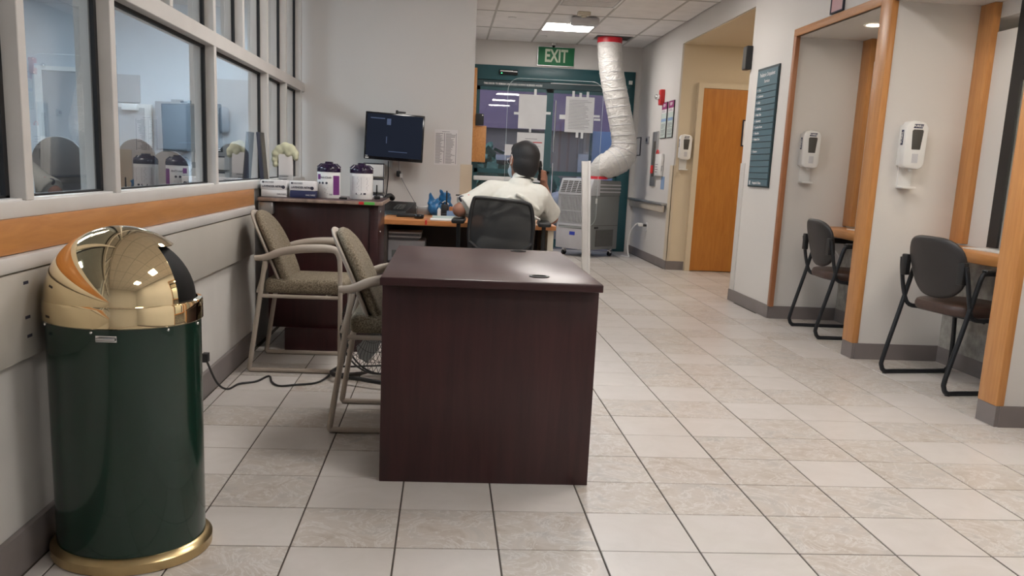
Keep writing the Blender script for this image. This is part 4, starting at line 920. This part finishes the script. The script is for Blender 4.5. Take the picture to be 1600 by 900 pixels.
for q in range(3):
    b_ = obj('tray_shelf', MB().box(-.075, .075, -.08, .08, .03+q*.115, .125+q*.115, bev=.004), M['white'], t); obj('tray_rim', MB().box(-.077, .077, -.083, -.079, .122+q*.115, .130+q*.115).box(.071, .077, -.083, -.079, .03+q*.115, .13+q*.115), M['inkdark'], b_)
obj('tray_base', MB().box(-.075, .075, -.08, .08, 0, .028), M['white'], t)
t = thing('hanging_cable', 'thin grey cable with connector hanging below the monitor', 'cable'); obj('cable', MB().tube(smoothpath([(-.245, 4.60, 1.13), (-.245, 4.61, 1.09), (-.24, 4.62, 1.04), (-.21, 4.62, .97), (-.15, 4.60, .87), (-.10, 4.55, .79), (-.09, 4.5, .745)], 5), .0028, 6), M['ink'], t); obj('connector', MB().box(-.262, -.228, 4.59, 4.63, 1.005, 1.05, bev=.006), M['black'], t); obj('connector_tag', MB().box(-.235, -.215, 4.585, 4.59, 1.0, 1.03), M['whiter'], t)
t = thing('power_cable', 'black cable running down beside the white trays', 'cable'); obj('cable', MB().tube(smoothpath([(-.325, 4.6, 1.12), (-.325, 4.61, 1.0), (-.335, 4.61, .88), (-.345, 4.6, .76), (-.35, 4.5, .745)], 5), .004, 6), M['black'], t)
t = thing('wall_bracket', 'grey bracket on the wall just below the monitor', 'bracket', frame=('F', -.305, 4.649, 1.07)); obj('bracket', MB().box(-.012, .012, 0, .06, 0, .02), M['steel'], t)
# ---- things on the guard's desk
Z = .741
t = thing('desk_phone', 'black desk telephone on the left of the guard\'s desk', 'telephone', (-.235, 4.22, Z), -.3)
obj('phone_base', MB().prism([(-.12, 0), (.12, 0), (.12, .09), (-.10, .03)], -.11, .11, 'x', bev=.006), M['black'], t)
obj('handset', MB().tube(smoothpath([(-.075, -.11, .055), (-.08, -.05, .10), (-.08, .04, .13), (-.075, .11, .11)], 5), [.022]*4+[.016]*8+[.022]*4, 12), M['black'], t)
for i in range(3):
    for j in range(4): obj('key', MB().box(.0+i*.025, .018+i*.025, -.07+j*.025, -.054+j*.025, .040+j*.007, .052+j*.007), M['acdark'], t)
t = thing('phone_pad', 'silver keypad phone body beside the black telephone', 'telephone', (-.03, 4.42, Z), .1); obj('phone_body', MB().prism([(-.08, 0), (.08, 0), (.08, .015), (-.08, .06)], -.07, .07, 'x', bev=.004), M['steel'], t)
cc = [(-.17+.16*q/60+.006*math.cos(q*1.2), 4.40+.006*math.sin(q*1.2), Z+.045+.02*math.sin(PI*q/60)) for q in range(61)]; obj('coiled_cord', MB().tube(cc, .0025, 5), M['black'], t)
t = thing('computer_mouse', 'black computer mouse at the desk edge', 'mouse', (-.06, 3.80, Z)); obj('mouse_body', MB().prism(rrect(-.035, .035, -.05, .05, .03), 0, .03, 'z', bev=.010), M['blackgloss'], t)
t = thing('black_case', 'flat black case between the phone and the mouse', 'case', (-.13, 3.95, Z)); obj('case_body', MB().box(-.09, .06, -.05, .05, 0, .022, bev=.006), M['black'], t)
mb = MB(); random.seed(9)
mb.ell((0, 0, .05), (.055, .05, .055), 14)
for q in range(16): mb.capsule((random.uniform(-.03, .03), random.uniform(-.02, .02), .06), .022, (random.uniform(-.055, .05), random.uniform(-.04, .03), random.uniform(.02, .16)), .010, 8)
tag(obj('blue_plastic_bag', withmat(remeshed(mb, .008, 3), M['bluebag'], 'bag'), None, loc=(.045, 4.30, Z)), 'bunched blue plastic bag on the desk, left of the radio', 'bag')
mb = MB(); [mb.ell((random.uniform(-.03, .03), 0, random.uniform(.02, .05)), (.04, .04, .03), 12) for _ in range(5)]
pk = MB().ell((0, 0, .12), (.05, .035, .05), 14).ell((0, 0, .04), (.04, .04, .045), 14)
for q in range(14): pk.capsule((0, 0, .11), .025, (random.uniform(-.06, .06), random.uniform(-.04, .02), random.uniform(.05, .185)), .009, 8)
t = thing('blue_mask_pack', 'blue crumpled pack behind the radio, taller of the blue bundles', 'pack', (.115, 4.42, Z)); obj('pack', withmat(remeshed(pk, .008, 2), M['bluebag'], 'pack'), None, t); obj('white_tie', MB().tube([(-.02, -.04, .09), (.0, -.045, .105), (.03, -.04, .08)], .004), M['whiter'], t)
t = thing('walkie_talkie', 'black handheld radio standing upright on the desk', 'radio', (.115, 4.20, Z)); obj('radio_body', MB().box(-.026, .026, -.02, .02, 0, .085, bev=.005), M['black'], t); obj('antenna', MB().cyl((.012, 0, .08), (.012, 0, .185), .007, .005, n=10), M['black'], t); obj('knob', MB().cyl((-.012, 0, .085), (-.012, 0, .098), .006, n=10), M['black'], t); obj('charger_base', MB().box(-.034, .034, -.028, .028, 0, .022, bev=.004), M['black'], t)
t = thing('slim_bottle', 'small white bottle beside the blue bag', 'bottle', (.075, 4.14, Z)); obj('bottle_body', MB().lathe([(0, 0), (.013, 0), (.013, .05), (.006, .058), (.006, .065), (0, .065)], 16), M['white'], t)
t = thing('pump_bottle', 'clear hand gel pump bottle with red label by the guard', 'bottle', (.225, 4.02, Z)); obj('bottle_body', MB().lathe([(0, 0), (.034, 0), (.036, .01), (.036, .09), (.028, .112), (.013, .12), (0, .12)], 24), M['white'], t); obj('label', MB().lathe([(.0366, .05), (.0366, .085)], 24), M['redtape'], t); obj('pump_head', MB().cyl((0, 0, .12), (0, 0, .142), .014, n=14).cyl((0, 0, .14), (0, 0, .160), .005, n=8).box(-.035, .02, -.008, .008, .158, .168, bev=.003), M['black'], t)
t = thing('cardboard_box', 'small orange-brown box behind the pump bottle', 'box', (.18, 4.45, Z)); obj('box_body', MB().box(-.06, .05, -.05, .05, 0, .06, bev=.002), M['deskorange'], t)
tag(obj('blue_card', MB().box(.13, .20, 4.11, 4.116, Z, Z+.045), M['lightblue']), 'light blue card standing behind the gel bottle', 'card')
tag(obj('green_folder', MB().box(.03, .26, 3.82, 4.06, Z, Z+.012, bev=.002), M['palegreen']), 'pale green folder lying on the desk by the armrest', 'folder')
tag(obj('white_pad', MB().box(.02, .17, 3.64, 3.80, Z, Z+.008, bev=.002), M['paper']), 'white paper pad at the front edge of the desk', 'paper')
tag(obj('red_ribbon', MB().box(-.012, .0, 3.576, 3.70, Z, Z+.003).box(-.012, -.0, 3.574, 3.579, .715, Z), M['red']), 'narrow red ribbon over the desk front edge', 'ribbon')
# under the desk
t = thing('printer', 'grey and white printer on the floor rack under the desk', 'printer', (-.14, 3.95, 0)); obj('printer_body', MB().box(-.13, .13, -.16, .16, .36, .59, bev=.012), M['acwhite'], t); obj('output_tray', MB().box(-.13, .05, -.24, -.15, .42, .45, bev=.01), M['black'], t); obj('paper_slot', MB().box(-.10, .08, -.165, -.155, .47, .52), M['acgrey'], t); obj('stand', MB().box(-.12, .12, -.14, .14, 0, .36, bev=.005), M['acdark'], t)
for q in range(4): tag(obj('magazine', MB().box(-.13+random.uniform(-.01, .01), .10+random.uniform(-.01, .02), -.14, .12, 0, .012, bev=.002), M['paper'] if q % 2 else M['ink'], loc=(-.15, 3.95, .592+q*.0135)), ['bottom magazine of the pile on the printer', 'second magazine from the bottom on the printer', 'third magazine from the bottom on the printer', 'top magazine of the pile on the printer'][q], 'magazine', 'magazines on the printer')

# ---- guard's mesh office chair
t = thing('office_chair', 'black mesh-back office chair the guard sits in', 'chair', (.475, 3.26, 0), -.06)
obj('star_base', MB().capsule((0, 0, .09), .022, (.27, 0, .06), .014).capsule((0, 0, .09), .022, (.083, .257, .06), .014).capsule((0, 0, .09), .022, (-.218, .159, .06), .014).capsule((0, 0, .09), .022, (-.218, -.159, .06), .014).capsule((0, 0, .09), .022, (.083, -.257, .06), .014), M['black'], t)
for q in range(5):
    a = 2*PI*q/5; obj('caster', MB().cyl((.27*math.cos(a)-.02, .27*math.sin(a), .026), (.27*math.cos(a)+.02, .27*math.sin(a), .026), .026, n=14), M['black'], t)
obj('gas_lift', MB().cyl((0, 0, .09), (0, 0, .40), .025), M['black'], t)
obj('seat', MB().box(-.24, .24, -.20, .27, .41, .485, bev=.035, seg=4), M['shell'], t)
fr = smoothpath([(-.145, -.20, .50), (-.185, -.215, .60), (-.195, -.225, .75), (-.175, -.235, .90), (-.14, -.24, .925), (0, -.245, .918), (.14, -.24, .905), (.178, -.235, .87), (.195, -.225, .75), (.185, -.215, .60), (.145, -.20, .50)], 8, closed=True)
obj('back_frame', MB().tube(fr, .012, 10, closed=True), M['black'], t)
bm_ = bmesh.new(); c0 = bm_.verts.new((0, -.232, .71)); ring = [bm_.verts.new(p) for p in fr]
for a, b in zip(ring, ring[1:]+ring[:1]): bm_.faces.new((c0, a, b))
obj('mesh_back', MB().add(bm_), M['mesh'], t, recalc=False)
obj('lumbar_bar', MB().tube(smoothpath([(-.19, -.235, .66), (-.10, -.248, .60), (0, -.25, .585), (.10, -.248, .60), (.19, -.235, .66)], 6), .010, 8), M['black'], t)
obj('back_spine', MB().box(-.03, .03, -.25, -.232, .42, .62, bev=.006).box(-.03, .03, -.24, .0, .385, .41), M['black'], t)
for s in (-1, 1):
    a = obj('arm_post', MB().tube([(s*.20, .02, .43), (s*.265, .02, .44), (s*.27, .01, .60), (s*.27, 0, .755)], .014, 8), M['black'], t); obj('arm_pad', MB().box(s*.27-.042, s*.27+.042, -.10, .15, .755, .785, bev=.012, seg=3), M['black'], t)

# ---- the guard
g = thing('person', 'person in a white uniform shirt seated with back turned, phone at right ear', 'person')
V = Vector
body = MB()
body.ell((.50, 3.30, .58), (.165, .13, .12), 20).ell((.52, 3.28, .74), (.145, .105, .16), 20).ell((.55, 3.28, .88), (.165, .105, .13), 20)
body.capsule((.43, 3.29, .955), .062, (.68, 3.29, .945), .062).capsule((.59, 3.295, .98), .066, (.605, 3.32, 1.07), .053)
# arms
body.capsule((.405, 3.29, .955), .058, (.205, 3.21, .838), .043).capsule((.205, 3.21, .838), .042, (.262, 3.42, .812), .030)
body.capsule((.70, 3.29, .940), .058, (.825, 3.50, .800), .043).capsule((.825, 3.50, .800), .041, (.748, 3.405, 1.005), .027)
# legs
for hx, kx in ((.42, .40), (.58, .60)):
    body.capsule((hx, 3.34, .575), .085, (kx, 3.74, .55), .062).capsule((kx, 3.74, .55), .058, (kx, 3.70, .10), .038).capsule((kx, 3.68, .05), .04, (kx, 3.86, .035), .03)
def hand(wrist, palm, tips, thumb, pr=.026):
    W, Pm = V(wrist), V(palm); body.capsule(W, .024, Pm, pr, 12)
    for chain in tips: 
        for a, b in zip(chain, chain[1:]): body.capsule(a, .0092, b, .0085, 8)
    for a, b in zip(thumb, thumb[1:]): body.capsule(a, .0115, b, .0095, 8)
# left hand resting on the arm pad, fingers over its front
hand((.262, 3.42, .812), (.268, 3.475, .806), [[(.245+.016*i, 3.495, .806), (.243+.018*i, 3.53-.004*abs(i-1.5), .802), (.243+.018*i, 3.548-.004*abs(i-1.5), .785)] for i in range(4)], [(.290, 3.46, .806), (.308, 3.488, .800), (.306, 3.512, .796)])
# right hand holding the phone: fingers curl round the handset
hand((.748, 3.405, 1.005), (.742, 3.385, 1.060), [[(.752, 3.372+.004*i, 1.078-.016*i+.012), (.745, 3.352, 1.094-.018*i), (.722, 3.342, 1.100-.018*i)] for i in range(4)], [(.737, 3.40, 1.06), (.722, 3.405, 1.085), (.712, 3.395, 1.108)])
# head with face, looking slightly left
HS = 1.12
hc = V((.607, 3.335, 1.158)); hr = Matrix.Rotation(math.radians(22), 3, 'Z') @ Matrix.Rotation(math.radians(6), 3, 'Y') @ Matrix.Rotation(math.radians(-6), 3, 'X')
def H_(x, y, z): return hc+hr @ (V((x, y, z))*HS)
class HB(MB):
    def ell(s, c, r, n=16, mtx=None):
        r = r if hasattr(r, '__len__') else (r, r, r); return MB.ell(s, c, tuple(q*HS for q in r), n, mtx)
hb = HB()
hb.ell(hc, (.074, .092, .098), 24, hr).ell(H_(0, .03, -.06), (.052, .062, .055), 18, hr).ell(H_(0, .078, -.095), (.024, .02, .018), 12, hr)
hb.ell(H_(0, .098, -.012), (.012, .018, .024), 12, hr).ell(H_(0, .105, -.03), (.016, .014, .011), 12, hr).ell(H_(0, .088, .018), (.05, .012, .012), 12, hr).ell(H_(0, .092, -.060), (.024, .010, .008), 10, hr)
for s in (-1, 1): hb.ell(H_(s*.077, .0, -.012), (.010, .019, .031), 12, hr).ell(H_(s*.083, -.006, -.004), (.006, .016, .022), 10, hr).ell(H_(s*.03, .085, .0), (.013, .010, .009), 10, hr)
body.addmesh(finish(hb, 'head', None))
me = remeshed(body, .0052, 4); obj('body', withmat(me, M['skin'], 'body'), None, g)
hair = HB(); hair.ell(H_(0, -.012, .020), (.082, .094, .092), 24, hr).ell(H_(0, -.026, -.020), (.078, .078, .085), 22, hr).ell(H_(0, -.036, -.062), (.060, .052, .050), 18, hr).ell(H_(0, .03, .062), (.066, .066, .045), 18, hr)
obj('hair', withmat(remeshed(hair, .005, 14), M['hair'], 'hair'), None, g)
eyes = HB(); [eyes.ell(H_(s*.03, .091, .001), .0085, 10) for s in (-1, 1)]; obj('eyes', eyes, M['whiter'], g)
mk = HB().ell(H_(0, .072, -.055), (.056, .048, .048), 20, hr); obj('face_mask', mk, M['mask'], g)
st_ = MB(); [st_.tube([H_(s*.055, .065, -.045), H_(s*.074, .03, -.035), H_(s*.085, -.008, -.030), H_(s*.086, -.02, .008), H_(s*.084, -.006, .022)], .0022, 6) for s in (-1, 1)]; obj('mask_strap', st_, M['whiter'], g)
gl_ = MB(); [gl_.tube([H_(s*.032+.022*math.cos(a), .106, .002+.017*math.sin(a)) for a in [2*PI*q/16 for q in range(16)]], .0018, 6, closed=True).tube([H_(s*.054, .106, .006), H_(s*.078, .06, .008), H_(s*.084, .0, .008)], .002, 6) for s in (-1, 1)]; gl_.tube([H_(-.012, .108, .004), H_(.012, .108, .004)], .002, 6); obj('glasses', gl_, M['steel'], g)
sh = MB()
sh.ell((.50, 3.30, .60), (.185, .15, .13), 22).ell((.525, 3.275, .76), (.172, .125, .17), 22).ell((.555, 3.275, .885), (.192, .125, .135), 22)
sh.capsule((.425, 3.29, .948), .082, (.69, 3.29, .940), .080).capsule((.575, 3.29, .985), .078, (.60, 3.305, 1.010), .066)
sh.capsule((.405, 3.285, .948), .082, (.265, 3.235, .872), .070).cyl((.275, 3.24, .878), (.232, 3.222, .852), .074, .080, 20)
sh.capsule((.70, 3.29, .936), .080, (.79, 3.44, .842), .070).cyl((.78, 3.425, .85), (.80, 3.46, .825), .074, .078, 20)
# folds and yoke
for a, b, r in (((.40, 3.165, .86), (.52, 3.155, .93), .016), ((.42, 3.16, .82), (.56, 3.15, .88), .014), ((.60, 3.15, .93), (.70, 3.185, .86), .016), ((.56, 3.15, .95), (.66, 3.17, .90), .013), ((.62, 3.155, .84), (.71, 3.19, .80), .015), ((.32, 3.20, .90), (.30, 3.19, .86), .014), ((.73, 3.24, .92), (.76, 3.30, .84), .018)): sh.capsule(a, r, b, r*.6, 10)
obj('shirt', withmat(remeshed(sh, .0062, 4), M['shirt'], 'shirt'), None, g)
col = [(.602+.072*math.cos(a), 3.308+.066*math.sin(a), 1.040-.020*math.sin(a)) for a in [2*PI*q/28 for q in range(28)]]
bm_ = bmesh.new(); lo = [bm_.verts.new(p) for p in col]; hi_ = [bm_.verts.new((.604+(p[0]-.602)*.86, 3.312+(p[1]-3.308)*.86, p[2]+.030)) for p in col]
for q in range(28): bm_.faces.new((lo[q], lo[(q+1) % 28], hi_[(q+1) % 28], hi_[q]))
o = obj('collar', MB().add(bm_), M['shirt'], g); so = o.modifiers.new('s', 'SOLIDIFY'); so.thickness = .008
obj('sleeve_patch', MB().ell((.228, 3.195, .905), (.030, .012, .022), 12, Matrix.Rotation(.5, 3, 'Y')), M['inkdark'], g); obj('sleeve_patch_red', MB().ell((.262, 3.200, .922), (.018, .010, .014), 12), M['red'], g)
tr = MB(); tr.ell((.50, 3.31, .565), (.19, .155, .11), 20)
for hx, kx in ((.42, .40), (.58, .60)): tr.capsule((hx, 3.34, .575), .10, (kx, 3.75, .55), .075).capsule((kx, 3.75, .55), .072, (kx, 3.70, .14), .055)
obj('trousers', withmat(remeshed(tr, .01, 4), M['trouser'], 'trousers'), None, g)
so_ = MB()
for kx in (.40, .60): so_.box(kx-.048, kx+.048, 3.62, 3.91, 0, .09, bev=.03, seg=3)
obj('shoes', so_, M['blackgloss'], g)
ph = thing('telephone_handset', 'black telephone handset held at the guard\'s right ear', 'telephone'); obj('handset', MB().tube(smoothpath([(.702, 3.355, 1.155), (.712, 3.365, 1.12), (.722, 3.378, 1.08), (.722, 3.40, 1.045)], 5), [.020]*5+[.014]*6+[.019]*5, 12), M['black'], ph)

# ---- floor fan behind the near desk
t = thing('floor_fan', 'black wire-cage floor fan behind the near desk', 'fan', (-.19, 2.12, .27), -.5); t.rotation_euler = (math.radians(-12), 0, math.radians(-28))
Rf = .235
for s in (-.075, .075):
    obj('cage_ring', MB().tube([(Rf*math.cos(a), s*.3, Rf*math.sin(a)) for a in [2*PI*q/48 for q in range(48)]], .005, 6, closed=True), M['black'], t)
    wires = MB()
    for q in range(48):
        a = 2*PI*q/48; wires.tube([(.045*math.cos(a), s*1.1, .045*math.sin(a)), (.16*math.cos(a), s*.95, .16*math.sin(a)), (Rf*math.cos(a), s*.3, Rf*math.sin(a))], .0014, 4)
    for r_ in (.08, .13, .18): wires.tube([(r_*math.cos(a), s*(1.05 if r_ < .12 else .85), r_*math.sin(a)) for a in [2*PI*q/32 for q in range(32)]], .0014, 4, closed=True)
    o = obj('cage_wires', wires, M['black'], t); o['kind'] = 'stuff'
for q in range(3):
    a = 2*PI*q/3; bl = MB().prism([(.03, -.03), (.17, -.075), (.2, -.02), (.19, .05), (.10, .06), (.03, .03)], -.003, .003, 'y'); o = obj('blade', bl, M['acgrey'], t); o.rotation_euler = (.25, a, 0)
obj('motor', MB().cyl((0, .01, 0), (0, .13, 0), .06, .05, n=20), M['black'], t); obj('hub', MB().cyl((0, -.09, 0), (0, -.07, 0), .045, n=20), M['black'], t)
obj('stand', MB().tube(smoothpath([(-.25, .02, .0), (-.24, .05, -.20), (-.20, -.10, -.262), (0, -.14, -.266), (.20, -.10, -.262), (.24, .05, -.20), (.25, .02, .0)], 6), .011, 8).tube([(-.14, -.10, -.262), (-.14, .2, -.245)], .010).tube([(.14, -.10, -.262), (.14, .2, -.245)], .010), M['black'], t)
obj('tilt_knob', MB().cyl((-.275, .02, 0), (-.24, .02, 0), .018, n=12), M['black'], t)
t = thing('extension_cord', 'black power cord snaking over the tiles behind the green bin', 'cord'); obj('cord', MB().tube(smoothpath([(-.955, 1.62, .20), (-.93, 1.72, .06), (-.90, 1.80, .008), (-.87, 1.92, .006), (-.80, 1.98, .006), (-.76, 2.10, .006), (-.72, 1.97, .006), (-.67, 1.90, .006), (-.60, 1.93, .006), (-.50, 1.99, .006), (-.46, 2.16, .006), (-.44, 2.35, .006), (-.36, 2.38, .006), (-.2, 2.36, .02)], 8), .0052, 8), M['black'], t); obj('plug', MB().box(-.965, -.94, 1.60, 1.64, .18, .22), M['black'], t)

# marks on the bumper panel
for q, (y, z) in enumerate(((-.115, .765), (-.115, .675), (-.11, .625))):
    tag(obj('scuff_mark', MB().box(-.9555, -.9545, y-.014, y+.014, z-.004, z+.004), M['inkdark']), ['topmost dark scuff mark on the bumper panel left of the bin', 'middle dark scuff mark on the bumper panel left of the bin', 'lowest dark scuff mark on the bumper panel left of the bin'][q], 'mark', 'scuffs on the bumper')
